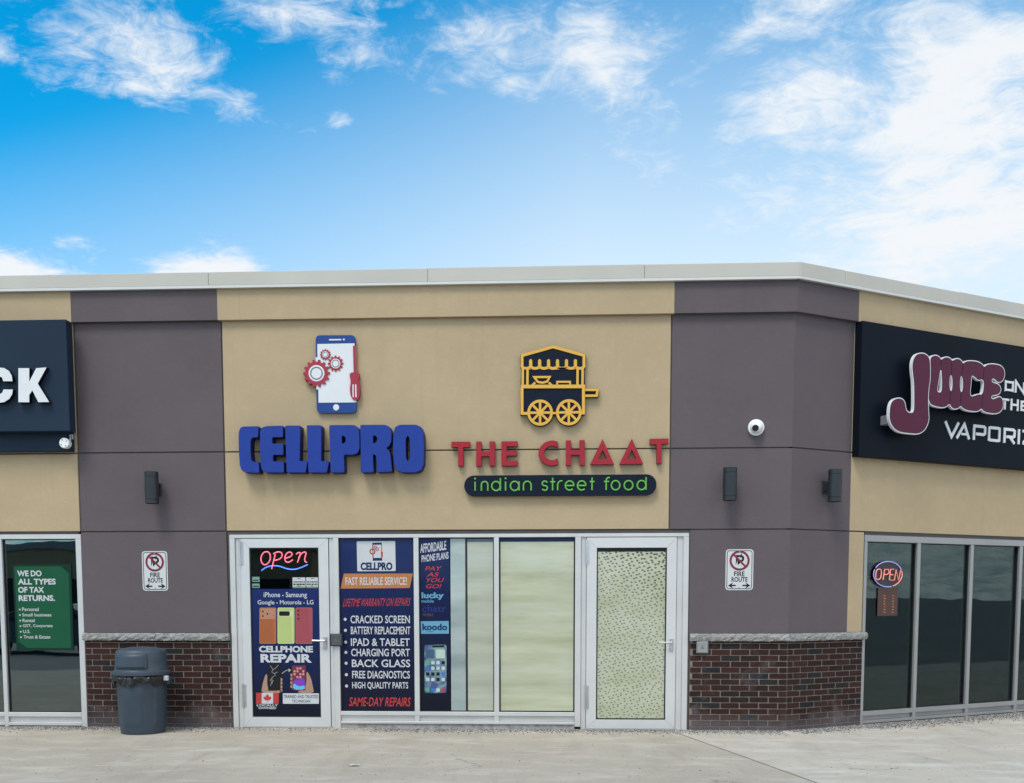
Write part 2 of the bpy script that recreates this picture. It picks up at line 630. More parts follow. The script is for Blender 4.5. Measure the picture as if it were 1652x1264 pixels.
def concrete(name, a, b, stain, salt):
    k = NT(name)
    v = k.coord()
    f = k.noise(v, 1.1, 8, .66, .5); g = k.noise(v, 34, 6, .75); sp = k.noise(v, 150, 2, .6)
    st = k.noise(k.coord((2.6, .5, 1)), 1.0, 7, .68, .8)
    col = k.mix(k.rng(f, .3, .7), a, b)
    col = k.mix(k.math('MULTIPLY', k.rng(g, .35, .75), .28), col, tuple(x * .62 for x in a))
    col = k.mix(k.math('MULTIPLY', k.rng(st, .52, .72), .55), col, stain)
    fleck = k.noise(k.coord((1, .45, 1)), 60, 2, .5)
    col = k.mix(k.math('MULTIPLY', k.rng(fleck, .67, .72), .55), col, (.62, .60, .58))
    col = k.mix(k.math('MULTIPLY', k.rng(sp, .74, .80), .5), col, (.10, .095, .09))
    cr = k.n('ShaderNodeTexVoronoi', feature='DISTANCE_TO_EDGE'); cr.inputs['Scale'].default_value = .42
    wob = k.n('ShaderNodeVectorMath', operation='ADD'); wn_ = k.n('ShaderNodeTexNoise'); wn_.inputs['Scale'].default_value = 2.2; wn_.inputs['Detail'].default_value = 6
    k.l(v, wn_.inputs['Vector']); k.l(v, wob.inputs[0]); k.l(wn_.outputs['Color'], wob.inputs[1]); k.l(wob.outputs[0], cr.inputs['Vector'])
    gate = k.rng(k.noise(k.coord(loc=(4, 2, 0)), .5, 2), .60, .65)
    col = k.mix(k.math('MULTIPLY', k.math('MULTIPLY', k.rng(cr.outputs['Distance'], .0015, .005, 1, 0), gate), .65), col, (.12, .11, .10))
    drift = k.noise(k.coord((.5, 1.4, 1), loc=(7, 3, 0)), 2.4, 7, .72, .4)
    col = k.mix(k.math('MULTIPLY', k.rng(drift, .50, .70), salt), col, (.66, .63, .585))
    spot = k.noise(k.coord(loc=(1, 8, 0)), 9, 2, .4)
    col = k.mix(k.math('MULTIPLY', k.rng(spot, .76, .79), .55), col, (.16, .15, .14))
    k.base(col)
    k.bump(k.math('ADD', g, k.math('MULTIPLY', sp, .5)), .4, .008)
    return k.set(.9, spec=.25)


M_CONC = concrete('sidewalk_concrete', (.368, .320, .256), (.46, .402, .325), (.288, .254, .21), .36)
M_JOINT = plain('joint_filler', (.035, .032, .03), .95)
M_CONC2 = concrete('sidewalk_concrete_pale', (.42, .372, .308), (.53, .474, .40), (.32, .287, .247), .62)


def asphalt():
    k = NT('asphalt')
    v = k.coord()
    f = k.noise(v, .3, 6, .6); g = k.noise(v, 60, 4, .8)
    k.base(k.mix(k.rng(f, .3, .7), (.15, .15, .15), (.23, .225, .22)))
    k.bump(g, .4, .01)
    return k.set(.9)


M_ASPH = asphalt()


def glow(name, c, s):
    k = NT(name)
    k.base(tuple(min(1, x) for x in c)); k.b.inputs['Emission Color'].default_value = (*c, 1); k.b.inputs['Emission Strength'].default_value = s
    return k.set(.3)


M_NEON_PINK = glow('neon_pink', (1.0, .18, .27), .34)
M_NEON_BLUE = glow('neon_blue', (.10, .26, 1.0), .48)
M_NEON_RED = glow('neon_red', (.85, .27, .24), .26)
M_NEON_VIOLET = glow('neon_violet', (.30, .30, .70), .28)


def printed(name, c, coat=.12, rough=.4): return plain(name, c, rough, coat=coat, var=.04, spec=.15)


P_WHITE = printed('print_white', (.50, .51, .53))
P_RED = printed('print_red', (.43, .045, .042))
P_ORANGE = printed('print_orange', (.42, .165, .06))
P_BLACK = printed('print_black', (.012, .012, .014))
P_NAVY = printed('print_navy', (.010, .022, .090))
P_CYAN = printed('print_cyan', (.115, .30, .44))
P_LILAC = printed('print_lilac', (.022, .030, .16))
P_GREEN = printed('print_green', (.010, .080, .038))
P_GREEN_D = printed('print_dark_green', (.005, .028, .018))
P_SKIN = printed('print_skin', (.36, .22, .15))
S_BLUE = plain('channel_letter_blue', (.018, .046, .265), .38, var=.05, spec=.16)
S_BLUED = plain('channel_return_blue', (.008, .016, .10), .5, var=.05, spec=.16)
S_LOGO_BLUE = plain('emblem_blue', (.022, .060, .235), .4, var=.05, spec=.16)
S_WHITE = plain('sign_white', (.67, .68, .70), .45, var=.02, spec=.16)
S_RED = plain('sign_red', (.33, .022, .036), .4, var=.05, spec=.16)
S_REDD = plain('sign_red_return', (.10, .012, .02), .5, spec=.16)
S_ROSE = plain('emblem_rose', (.34, .040, .064), .42, var=.05, spec=.16)
S_GREY = plain('emblem_grey', (.17, .17, .19), .5, spec=.16)
S_NAVY = plain('sign_navy', (.006, .011, .024), .5, spec=.12, var=.10)
S_YELLOW = plain('sign_yellow', (.68, .385, .070), .42, var=.05, spec=.16)
S_LIME = plain('sign_lime', (.13, .40, .075), .4, var=.04, spec=.16)
S_PANEL = plain('sign_panel_slate', (.015, .028, .050), .5, spec=.12, var=.10, scale=1)
S_PANEL2 = plain('sign_panel_black', (.005, .008, .014), .5, spec=.08, var=.12, scale=1)
S_MAROON = plain('sign_maroon', (.085, .015, .038), .42, var=.05, spec=.16)
S_MAROOND = plain('sign_maroon_groove', (.030, .008, .022), .5, spec=.16)
L_DARK = plain('lamp_charcoal', (.020, .025, .032), .45, .2)
BIN = plain('bin_plastic', (.027, .044, .064), .46, var=.13, scale=9)
BIN_L = plain('bin_lid_plastic', (.040, .058, .080), .5, var=.13, scale=9)
BAG = plain('bin_bag', (.010, .010, .012), .28)
BTN_D = plain('button_box_dark', (.085, .09, .095), .4, .4)
BTN_S = plain('button_plate_steel', (.34, .34, .34), .35, .6)
CAM_W = plain('camera_white', (.74, .74, .74), .4)

# ------------------------------------------------------------------ ground
mb = MB()
mb.add([(-400, -400, -.13), (400, -400, -.13), (400, 400, -.13), (-400, 400, -.13)], [(0, 1, 2, 3)])
o = mesh('parking_lot', mb, M_ASPH, None, MAIN, (0, 0, 0)); o['kind'] = 'structure'
KERB = -9.0                                                                    # kerb edge, out of the picture
mitre = Vector((math.sin(R(15)), -math.cos(R(15))))
J0 = (1.19, 0.0); JD = (0.2557, -.9667)


def jpt(y, d):      # a point of the mitre joint at depth y, d to its right
    t = (J0[1] - y) / .9667
    return (J0[0] + JD[0] * t + d, y)


mb = MB()
zb = -.125
a, b = jpt(KERB, -.012), jpt(0.35, -.012)
loop = [(-40, KERB), a, b, (-40, .35)]
mb.add([(x, y, z) for z in (zb, 0) for x, y in loop], [(4, 5, 6, 7), (0, 1, 5, 4), (1, 2, 6, 5), (2, 3, 7, 6), (3, 0, 4, 7)])
o = mesh('sidewalk', mb, M_CONC, None, MAIN, (0, 0, 0)); o['kind'] = 'structure'
mb = MB()
e = SIDE.world(40, 5.0, 0); g = SIDE.world(40, -.35, 0); c_in = (XC + .1, .35)
a, b = jpt(KERB, .012), jpt(0.35, .012)
loop = [a, (e.x, e.y), (g.x, g.y), c_in, b]
mb.add([(x, y, z) for z in (zb, 0) for x, y in loop], [(5, 6, 7, 8, 9)] + [(i, (i + 1) % 5, (i + 1) % 5 + 5, i + 5) for i in range(5)])
o = mesh('sidewalk', mb, M_CONC2, None, MAIN, (0, 0, 0)); o['kind'] = 'structure'

mb = MB()
a1_, b1_, a2_, b2_ = jpt(KERB, -.0125), jpt(KERB, .0125), jpt(.3, -.0125), jpt(.3, .0125)
mb.add([(x, y, -.006) for x, y in (a1_, b1_, b2_, a2_)], [(0, 1, 2, 3)])
o = mesh('pavement_joint', mb, M_JOINT, None, MAIN, (0, 0, 0)); o['kind'] = 'structure'

# loose winter gravel along the foot of the walls
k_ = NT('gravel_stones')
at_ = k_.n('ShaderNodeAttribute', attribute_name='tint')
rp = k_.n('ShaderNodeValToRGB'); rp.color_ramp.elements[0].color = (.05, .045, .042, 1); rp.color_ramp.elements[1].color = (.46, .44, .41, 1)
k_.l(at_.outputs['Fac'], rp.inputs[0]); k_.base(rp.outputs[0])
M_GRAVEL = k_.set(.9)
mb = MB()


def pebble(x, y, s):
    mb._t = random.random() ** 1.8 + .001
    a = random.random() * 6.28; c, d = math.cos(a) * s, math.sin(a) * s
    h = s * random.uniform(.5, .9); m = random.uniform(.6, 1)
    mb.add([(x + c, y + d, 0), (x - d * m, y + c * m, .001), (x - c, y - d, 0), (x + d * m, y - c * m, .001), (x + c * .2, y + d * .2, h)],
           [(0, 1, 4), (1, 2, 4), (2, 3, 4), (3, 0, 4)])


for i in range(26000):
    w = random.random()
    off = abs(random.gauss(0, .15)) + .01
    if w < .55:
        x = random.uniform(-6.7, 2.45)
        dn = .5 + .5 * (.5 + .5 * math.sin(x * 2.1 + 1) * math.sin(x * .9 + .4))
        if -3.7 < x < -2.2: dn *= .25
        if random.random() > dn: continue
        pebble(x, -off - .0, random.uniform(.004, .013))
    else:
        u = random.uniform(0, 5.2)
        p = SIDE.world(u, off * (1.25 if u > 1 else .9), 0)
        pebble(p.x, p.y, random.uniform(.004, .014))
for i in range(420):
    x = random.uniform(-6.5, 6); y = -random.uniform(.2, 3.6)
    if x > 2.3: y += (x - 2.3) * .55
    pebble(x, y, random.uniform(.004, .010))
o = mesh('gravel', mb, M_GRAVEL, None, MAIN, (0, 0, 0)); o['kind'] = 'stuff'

# ------------------------------------------------------------------ the building
Z_LEDB, Z_LEDT, Z_LOW, Z_MID, Z_BAND, Z_LIP, Z_TOP = 1.013, 1.096, 2.26, 3.1535, 4.603, 4.944, 5.116
XL0, XL1 = -5.575, -3.872                         # left pier
XR0, UR1 = 1.162, .8835                           # right pier, wrapping the corner
XDR = 1.395                                       # its lower part starts beside the door frame
G = .0075                                          # half width of a reveal groove
BLD = thing('strip_mall_building', 'single storey strip mall with beige and mauve stucco, brick plinth and bent front', 'building', MAIN, (0, 0, 0))


def bpart(name, mb, m, fr=MAIN, parent=None, **kw):
    """part of the building in either wall plane."""
    o = mesh(name, mb, m, None, fr, (0, 0, 0), **kw)
    if fr is SIDE and parent is None:
        o.parent = BLD
    elif parent is not None:
        o.parent = parent
        if BASES[parent.name][0] is fr:
            o.location = (0, 0, 0); o.rotation_euler = (0, 0, 0)
    else:
        o.parent = BLD
    return o


T30 = math.tan(R(15))


def panel(name, m, fr, u0, u1, z0, z1, n1=0.0, g=(1, 1, 1, 1), corner=None):
    """one stucco field; g: groove on left, right, bottom, top; corner 'R'/'L' runs into the bend without groove."""
    mb = MB()
    a = u0 + G * g[0]; b = u1 - G * g[1]; c = z0 + G * g[2]; d = z1 - G * g[3]
    n0 = -.05
    if corner is None:
        mb.box(a, b, n0, n1, c, d, .004)
    elif corner == 'R':                          # main side, front edge shifts with n
        e1, e0 = u1 + n1 * T30, u1 + n0 * T30
        mb.add([(a, -n1, c), (e1, -n1, c), (e1, -n1, d), (a, -n1, d), (a, -n0, c), (e0, -n0, c), (e0, -n0, d), (a, -n0, d)],
               [(0, 1, 2, 3), (4, 7, 6, 5), (0, 4, 5, 1), (3, 2, 6, 7), (0, 3, 7, 4)])
    else:
        e1, e0 = u0 - n1 * T30, u0 - n0 * T30
        mb.add([(e1, -n1, c), (b, -n1, c), (b, -n1, d), (e1, -n1, d), (e0, -n0, c), (b, -n0, c), (b, -n0, d), (e0, -n0, d)],
               [(0, 1, 2, 3), (4, 7, 6, 5), (0, 4, 5, 1), (3, 2, 6, 7), (1, 5, 6, 2)])
    return bpart(name, mb, m, fr)


BN = .055
FARL, FARR = -13.0, 12.0
# left shop front
panel('stucco_panel', M_BEIGE, MAIN, FARL, XL0, Z_LOW, Z_MID)
panel('stucco_panel', M_BEIGE, MAIN, FARL, XL0, Z_MID, Z_BAND, g=(1, 1, 1, 0))
# left pier
panel('stucco_panel', M_MAUVE, MAIN, XL0, XL1, Z_LEDT, Z_LOW, g=(0, 0, 0, 1))
panel('stucco_panel', M_MAUVE, MAIN, XL0, XL1, Z_LOW, Z_MID)
panel('stucco_panel', M_MAUVE, MAIN, XL0, XL1, Z_MID, Z_BAND, g=(1, 1, 1, 0))
# centre
panel('stucco_panel', M_BEIGE, MAIN, XL1, XR0, Z_LOW, Z_MID)
panel('stucco_panel', M_BEIGE, MAIN, XL1, XR0, Z_MID, Z_BAND, g=(1, 1, 1, 0))
# right pier, both sides of the bend
panel('stucco_panel', M_MAUVE, MAIN, XDR, XC, Z_LEDT, Z_LOW, g=(0, 0, 0, 1), corner='R')
panel('stucco_panel', M_MAUVE, MAIN, XR0, XC, Z_LOW, Z_MID, g=(1, 0, 1, 1), corner='R')
panel('stucco_panel', M_MAUVE, MAIN, XR0, XC, Z_MID, Z_BAND, g=(1, 0, 1, 0), corner='R')
panel('stucco_panel', M_MAUVE, SIDE, 0, UR1, Z_LEDT, Z_LOW, g=(0, 0, 0, 1), corner='L')
panel('stucco_panel', M_MAUVE, SIDE, 0, UR1, Z_LOW, Z_MID, g=(0, .4, 1, 1), corner='L')
panel('stucco_panel', M_MAUVE, SIDE, 0, UR1, Z_MID, Z_BAND, g=(0, .4, 1, 0), corner='L')
# right shop front
panel('stucco_panel', M_BEIGE, SIDE, UR1, 1.118, Z_LEDT, Z_LOW, g=(.2, 0, 0, 1))
panel('stucco_panel', M_BEIGE, SIDE, UR1, FARR, Z_LOW, Z_MID, g=(.4, 1, 1, 1))
panel('stucco_panel', M_BEIGE, SIDE, UR1, FARR, Z_MID, Z_BAND, g=(.4, 1, 1, 0))
# cornice band
BL = mu(MAIN, 114, 495, BN); BR = mu(MAIN, 350.5, 491, BN); BR2 = mu(MAIN, 1088, 480, BN); BS = mu(SIDE, 1386, 492, BN)
for m, a, b in ((M_BEIGE, FARL, BL), (M_MAUVE, BL, BR), (M_BEIGE, BR, BR2)):
    mbb = MB(); mbb.box(a, b, -.05, BN, Z_BAND, Z_LIP); bpart('cornice_panel', mbb, m)
panel('cornice_panel', M_MAUVE, MAIN, BR2, XC, Z_BAND, Z_LIP, BN, (0, 0, 0, 0), 'R')
panel('cornice_panel', M_MAUVE, SIDE, 0, BS, Z_BAND, Z_LIP, BN, (0, 0, 0, 0), 'L')
mbb = MB(); mbb.box(BS, FARR, -.05, BN, Z_BAND, Z_LIP); bpart('cornice_panel', mbb, M_BEIGE, SIDE)
# parapet flashing, pieces with open joints, and its white drip lip
FN = .095
seams = [FARL, -9.1] + [mu(MAIN, x, 445, FN) for x in (336, 690, 1040)] + [XC + FN * T30]
for a, b in zip(seams, seams[1:]):
    mbb = MB(); mbb.box(a + .0009, b - .0009, -.35, FN, Z_LIP + .022, Z_TOP + random.uniform(-.004, .004), .006)
    bpart('parapet_flashing', mbb, M_FLASH)
seams = [-FN * T30] + [mu(SIDE, x, 460, FN) for x in (1364, 1548)] + [6.2, 9.2, FARR]
for a, b in zip(seams, seams[1:]):
    mbb = MB(); mbb.box(a + .0009, b - .0009, -.35, FN, Z_LIP + .022, Z_TOP + random.uniform(-.003, .003), .006)
    bpart('parapet_flashing', mbb, M_FLASH, SIDE)
mbb = MB(); mbb.box(FARL, XC + (FN + .006) * T30, -.05, FN + .006, Z_LIP - .006, Z_LIP + .022); bpart('drip_edge', mbb, M_LIP)
mbb = MB(); mbb.box(-(FN + .006) * T30, FARR, -.05, FN + .006, Z_LIP - .006, Z_LIP + .022); bpart('drip_edge', mbb, M_LIP, SIDE)

# backing behind the grooves, roof, rear and side walls, rooms
mbb = MB()
mbb.box(FARL, XC - .03, -.25, -.016, Z_LOW + .005, Z_LIP)
mbb.box(XL0 + .01, XL1 - .0, -.25, -.016, -.1, Z_LOW + .005)
mbb.box(XDR + .01, XC - .03, -.25, -.016, -.1, Z_LOW + .005)
bpart('backing_wall', mbb, M_DARK)
mbb = MB()
mbb.box(.03, FARR, -.25, -.016, Z_LOW + .005, Z_LIP)
mbb.box(.03, 1.115, -.25, -.016, -.1, Z_LOW + .005)
bpart('backing_wall', mbb, M_DARK, SIDE)
e = SIDE.world(FARR, -.2, 0)
foot = [(FARL, .2), (XC, .2), (e.x, e.y), (e.x, 14), (FARL, 14)]
mbb = MB(); mbb.add([(x, y, 4.90) for x, y in foot], [(0, 1, 2, 3, 4)]); bpart('roof', mbb, M_ROOF)
mbb = MB()
for i in (2, 3, 4):
    p, q = foot[i], foot[(i + 1) % 5]
    mbb.add([(p[0], p[1], -.12), (q[0], q[1], -.12), (q[0], q[1], 5.05), (p[0], p[1], 5.05)], [(0, 1, 2, 3)])
bpart('rear_wall', mbb, M_BEIGE)
mbb = MB()
e1 = SIDE.world(FARR, -.26, 0)
inn = [(FARL + .1, .26), (XC - .05, .26), (e1.x - .1, e1.y), (e1.x - .1, 13.5), (XC, 5.2), (FARL + .1, 5.2)]
k = len(inn)
mbb.add([(x, y, z) for z in (.012, 2.75) for x, y in inn], [tuple(range(k)), tuple(range(2 * k - 1, k - 1, -1))] + [(i + 1 if i + 1 < k else 0, i, i + k, (i + 1) % k + k) for i in range(2, k)])
bpart('shop_interior', mbb, M_INT)


# brick plinths: every brick a small block in one mesh, over a mortar bed
def brick_field(fr, u0, u1, shift, l_end=0.0, r_end=0.0):
    mbr = MB(); row = .0672; L = .205; j = .010
    mort = MB(); mort.box(u0, u1, -.05, -.006, -.02, Z_LEDB - .001)
    z = -.016; r = 0
    while z < Z_LEDB - .012:
        z1 = min(z + row - j, Z_LEDB - .003)
        u = u0 - (L + j) * (.5 if r % 2 else 0) - shift
        while u < u1:
            a, b = max(u, u0 + .001), min(u + L, u1 - .001)
            if b - a > .02:
                mbr._t = random.random() * .999 + .001
                dn = random.uniform(-.0015, .0015); dz = random.uniform(-.001, .001)
                mbr.box(a + random.uniform(0, .002), b - random.uniform(0, .002), -.03, dn, z + dz, z1 + dz, .003)
            u += L + j
        z += row; r += 1
    bed = bpart('brick_plinth', mbr, M_BRICK, fr)
    bpart('mortar_bed', mort, M_MORTAR, fr, bed)


brick_field(MAIN, -5.565, -3.853, .03)
brick_field(MAIN, 1.412, XC - .004, .08)
brick_field(SIDE, .004, 1.138, .02)


def ledge(fr, u0, u1, cuts, cl=0, cr=0):
    xs = [u0] + cuts + [u1]
    for i, (a, b) in enumerate(zip(xs, xs[1:])):
        mbb = MB(); nseg = max(2, int((b - a) / .035)); nn = .042
        a += .002; b -= .002
        rows = [(-.05, Z_LEDB), (nn - .006, Z_LEDB), (nn, Z_LEDB + .02), (nn + .003, Z_LEDB + .045), (nn - .004, Z_LEDT - .012), (nn - .016, Z_LEDT), (-.05, Z_LEDT)]
        vs, fs = [], []
        for q in range(nseg + 1):
            u = a + (b - a) * q / nseg
            for t, (n_, z_) in enumerate(rows):
                jn = random.uniform(-.009, .006) if 0 < t < 6 else 0
                jz = random.uniform(-.003, .003) if 0 < t < 6 else 0
                uu = u
                if cl and q == 0: uu = u - (n_ + jn) * T30
                if cr and q == nseg: uu = u + (n_ + jn) * T30
                vs.append((uu, -(n_ + jn), z_ + jz))
        m = len(rows)
        for q in range(nseg):
            for t in range(m - 1):
                fs.append((q * m + t, (q + 1) * m + t, (q + 1) * m + t + 1, q * m + t + 1))
        fs.append(tuple(range(m))[::-1] if False else tuple(range(m))); fs.append(tuple(nseg * m + t for t in range(m))[::-1])
        bpart('stone_ledge', mbb.add(vs, fs), M_STONE, fr)
        cl = 0


ledge(MAIN, -5.585, -3.858, [-4.72])
ledge(MAIN, 1.402, XC, [mu(MAIN, 1213, 1028, .04)], cr=1)
ledge(SIDE, 0, 1.175, [mu(SIDE, 1371.5, 1028, .04)], cl=1)

# ------------------------------------------------------------------ shop fronts
FN1, FN0, GN = -.008, -.12, -.055                 # face and back of the frames, glass plane
PN = GN + .010                                    # face of anything stuck on the glass


def bar(mb, u0, u1, z0, z1, n1=FN1, n0=FN0, b=.003): mb.box(u0, u1, n0, n1, z0, z1, b)


def pane(fr, r, parent, n=GN, gm=None):
    m = MB(); m.box(r[0] - .008, r[2] + .008, n - .006, n, r[1] - .008, r[3] + .008)
    o = bpart('glass_pane', m, gm or M_GLASS, fr, parent)
    g = MB(); w = .009
    g.prism([[(r[0] - .004, r[1] - .004), (r[2] + .004, r[1] - .004), (r[2] + .004, r[3] + .004), (r[0] - .004, r[3] + .004)],
             [(r[0] + w, r[1] + w), (r[2] - w, r[1] + w), (r[2] - w, r[3] - w), (r[0] + w, r[3] - w)]], n + .001, n + .016)
    bpart('glazing_gasket', g, M_GASKET, fr, parent)
    return o


mid = 1010
XJ0 = mu(MAIN, 373, mid, FN1); XJ1 = mu(MAIN, 381.5, mid, FN1)            # left outer jamb
XD0, XD1 = mu(MAIN, 390.5, mid, FN1), mu(MAIN, 531, mid, FN1)            # door leaf
XM1a, XM1b = mu(MAIN, 539, mid, FN1), mu(MAIN, 547.5, mid, FN1)
XM2a, XM2b = mu(MAIN, 668, mid, FN1), mu(MAIN, 676, mid, FN1)
XM3a, XM3b = mu(MAIN, 797, mid, FN1), mu(MAIN, 805, mid, FN1)
XM4a, XM4b = mu(MAIN, 927.5, mid, FN1), mu(MAIN, 937, mid, FN1)
XE0, XE1 = mu(MAIN, 946, mid, FN1), mu(MAIN, 1090.5, mid, FN1)
XK0, XK1 = mu(MAIN, 1101, mid, FN1), mu(MAIN, 1110, mid, FN1)
ZH = 2.222                                        # underside of the stucco lintel strip
ZHB = ZH - .040                                   # underside of head bar
ZS0, ZS1 = .055, .195                             # sill build-up
mb = MB()
bar(mb, XJ0, XK1, ZHB, ZH)                        # head
bar(mb, XJ0, XJ1, 0, ZHB - .0005)
bar(mb, XM1a, XM1b, 0, ZHB - .0005)
bar(mb, XM4a, XM4b, .03, ZHB - .0005)
bar(mb, XK0, XK1, 0, ZHB - .0005)
for a, b in ((XJ1, XD0 - .004), (XD1 + .004, XM1a), (XM4b, XE0 - .004), (XE1 + .004, XK0)):
    bar(mb, a + .001, b, .0, ZHB - .001, FN1 - .022)   # recessed door jambs
bar(mb, XM2a, XM2b, ZS1 - .0005, ZHB - .0005); bar(mb, XM3a, XM3b, ZS1 - .0005, ZHB - .0005)
for a, b in ((XM1b, XM4a),):
    bar(mb, a + .0005, b - .0005, ZS1 - .045, ZS1)
    bar(mb, a + .0005, b - .0005, ZS0 + .03, ZS1 - .046, FN1 - .030)
    bar(mb, a + .0005, b - .0005, ZS0, ZS0 + .029, FN1 + .004)
for c in (XM2a, XM3a):
    bar(mb, c, c + .055, ZS0 - .001, ZS1 - .046, FN1 - .002)
FRM = bpart('storefront_frame', mb, M_ALU)
mb = MB()                                          # shim, sealant and rough slab edge under the frame
mb.box(XM1b, XM4a, -.12, -.02, 0, ZS0); bpart('sill_block', mb, plain('grey_grout', (.27, .265, .26), .95, var=.35, scale=20), MAIN, FRM)
for a, b in ((XM1b, XM2a), (XM2b, XM3a), (XM3b, XM4a)):
    pane(MAIN, (a, ZS1, b, ZHB), FRM)
mb = MB()                                          # dark sealant line over the head bar and at the jambs
mb.box(XJ0 - .02, XK1 + .015, -.05, -.012, ZH, Z_LOW - .0); mb.box(XJ0 - .022, XJ0 - .001, -.05, -.014, Z_LEDT, ZH); mb.box(XK1 + .001, XDR + .004, -.05, -.014, 0, ZH)
bpart('sealant_joint', mb, plain('sealant', (.07, .065, .065), .9), MAIN, FRM)


def door(u0, u1, gl, gr, gt, gb, handle_u, hz):
    """aluminium storefront door: leaf with mitred rails, glass, hinges, lever handle."""
    zt, zb = ZHB - .006, .014
    leaf = MB(); n1, n0 = FN1 - .006, -.052
    O = [(u0, zb), (u1, zb), (u1, zt), (u0, zt)]; I = [(gl, gb), (gr, gb), (gr, gt), (gl, gt)]
    for i in range(4):                             # four rails, mitred corners as hairline joints
        j = (i + 1) % 4
        e = .0012
        quad = [O[i], O[j], I[j], I[i]]
        c = (sum(p[0] for p in quad) / 4, sum(p[1] for p in quad) / 4)
        dx_, dz_ = O[j][0] - O[i][0], O[j][1] - O[i][1]; ln = math.hypot(dx_, dz_); dx_ /= ln; dz_ /= ln
        q = [(quad[0][0] + dx_ * e, quad[0][1] + dz_ * e), (quad[1][0] - dx_ * e, quad[1][1] - dz_ * e), (quad[2][0] - dx_ * e, quad[2][1] - dz_ * e), (quad[3][0] + dx_ * e, quad[3][1] + dz_ * e)]
        leaf.prism([q], n0, n1)
    d = bpart('storefront_door', leaf, M_ALU_DOOR)
    stop = MB(); w = .012
    stop.prism([[(gl, gb), (gr, gb), (gr, gt), (gl, gt)], [(gl + w, gb + w), (gr - w, gb + w), (gr - w, gt - w), (gl + w, gt - w)]], -.05, n1 - .012)
    bpart('glazing_gasket', stop, M_GASKET, MAIN, d)
    p = MB(); p.box(gl, gr, -.046, -.040, gb, gt); bpart('glass_pane', p, M_GLASS_DOOR, MAIN, d)
    for z in (ZHB - .17, .37):
        h = MB()
        h.lathe([(.010, z - .14), (.010, z - .05)], u0 - .004, FN1 + .004, 12)
        h.lathe([(.010, z - .046), (.010, z + .046)], u0 - .004, FN1 + .004, 12)
        h.lathe([(.010, z + .05), (.010, z + .14)], u0 - .004, FN1 + .004, 12)
        h.box(u0 + .004, u0 + .03, FN1 - .006, FN1 - .001, z - .13, z + .13)
        bpart('hinge', h, M_STEEL, MAIN, d, shade=True)
    h = MB()
    h.box(handle_u - .022, handle_u + .022, n1, n1 + .012, hz - .10, hz + .045, .004)
    h.lathe([(.012, 0), (.012, .05)], handle_u, n1 + .01, 14, 'N', o=hz)
    h.tube([(handle_u + .004, n1 + .055, hz), (handle_u - .05, n1 + .055, hz), (handle_u - .14, n1 + .050, hz + .002)], .010, 10)
    h.lathe([(.011, 0), (.011, .018)], handle_u, n1 + .01, 14, 'N', o=hz - .07)
    bpart('door_handle', h, M_STEEL, MAIN, d, shade=True)
    h = MB(); h.box(u0 - .02, u1 + .02, -.12, .004, .0, .012, .003)
    bpart('threshold', h, M_ALUD, MAIN, d)
    return d


DN = -.040                                         # glass face of the doors
dg1 = (mu(MAIN, 405.5, mid, DN), meas(MAIN, 460, 1157, DN)[1], mu(MAIN, 516.5, mid, DN), meas(MAIN, 460, 884, DN)[1])
dg2 = (mu(MAIN, 962, mid, DN), meas(MAIN, 1020, 1161, DN)[1], mu(MAIN, 1074.5, mid, DN), meas(MAIN, 1020, 884, DN)[1])
hz1 = meas(MAIN, 520, 1034, FN1)[1]; hz2 = meas(MAIN, 1080, 1037, FN1)[1]
door(XD0, XD1, dg1[0], dg1[2], dg1[3], dg1[1], mu(MAIN, 524.5, 1034, FN1), hz1)
door(XE0, XE1, dg2[0], dg2[2], dg2[3], dg2[1], mu(MAIN, 1083, 1037, FN1), hz2)

# left window
mb = MB()
LW1a, LW1b = mu(MAIN, 126.5, mid, FN1), mu(MAIN, 135.5, mid, FN1)
LM0, LM1 = mu(MAIN, 1.0, mid, FN1), mu(MAIN, 7.5, mid, FN1)
bar(mb, FARL + .5, LW1b, ZHB, ZH + .012)
bar(mb, LW1a, LW1b, 0, ZHB - .0005)
for c in (LM0, LM0 - 1.05, LM0 - 2.1, LM0 - 3.15):
    bar(mb, c, c + LM1 - LM0, 0, ZHB - .0005)
ZL1 = .165
for c in (LM1, LM1 - 1.05, LM1 - 2.1, LM1 - 3.15):
    d = c + 1.05 - (LM1 - LM0) if c < LM1 - .1 else LW1a
    bar(mb, c + .0005, d - .0005, ZL1 - .05, ZL1); bar(mb, c + .0005, d - .0005, .05, ZL1 - .051, FN1 - .03); bar(mb, c + .0005, d - .0005, .012, .049, FN1 + .003)
LWIN = bpart('storefront_frame', mb, M_ALU)
pane(MAIN, (LM1, ZL1, LW1a, ZHB), LWIN, gm=M_GLASS_COATED)
for c in (LM1 - 1.05, LM1 - 2.1, LM1 - 3.15):
    pane(MAIN, (c, ZL1, c + 1.05 - (LM1 - LM0), ZHB), LWIN, gm=M_GLASS_COATED)
mb = MB(); mb.box(FARL + .5, XL0 - .03, -.05, -.012, ZH + .012, Z_LOW + .006); mb.box(FARL, FARL + .5, -.3, 0, 0, ZH)
mb.box(FARL + .5, LW1b, -.12, -.02, -.0, .012); mb.box(LW1b + .001, XL0 + .004, -.05, -.014, 0, ZH)
bpart('sealant_joint', mb, plain('sealant', (.07, .065, .065), .9), MAIN, LWIN)

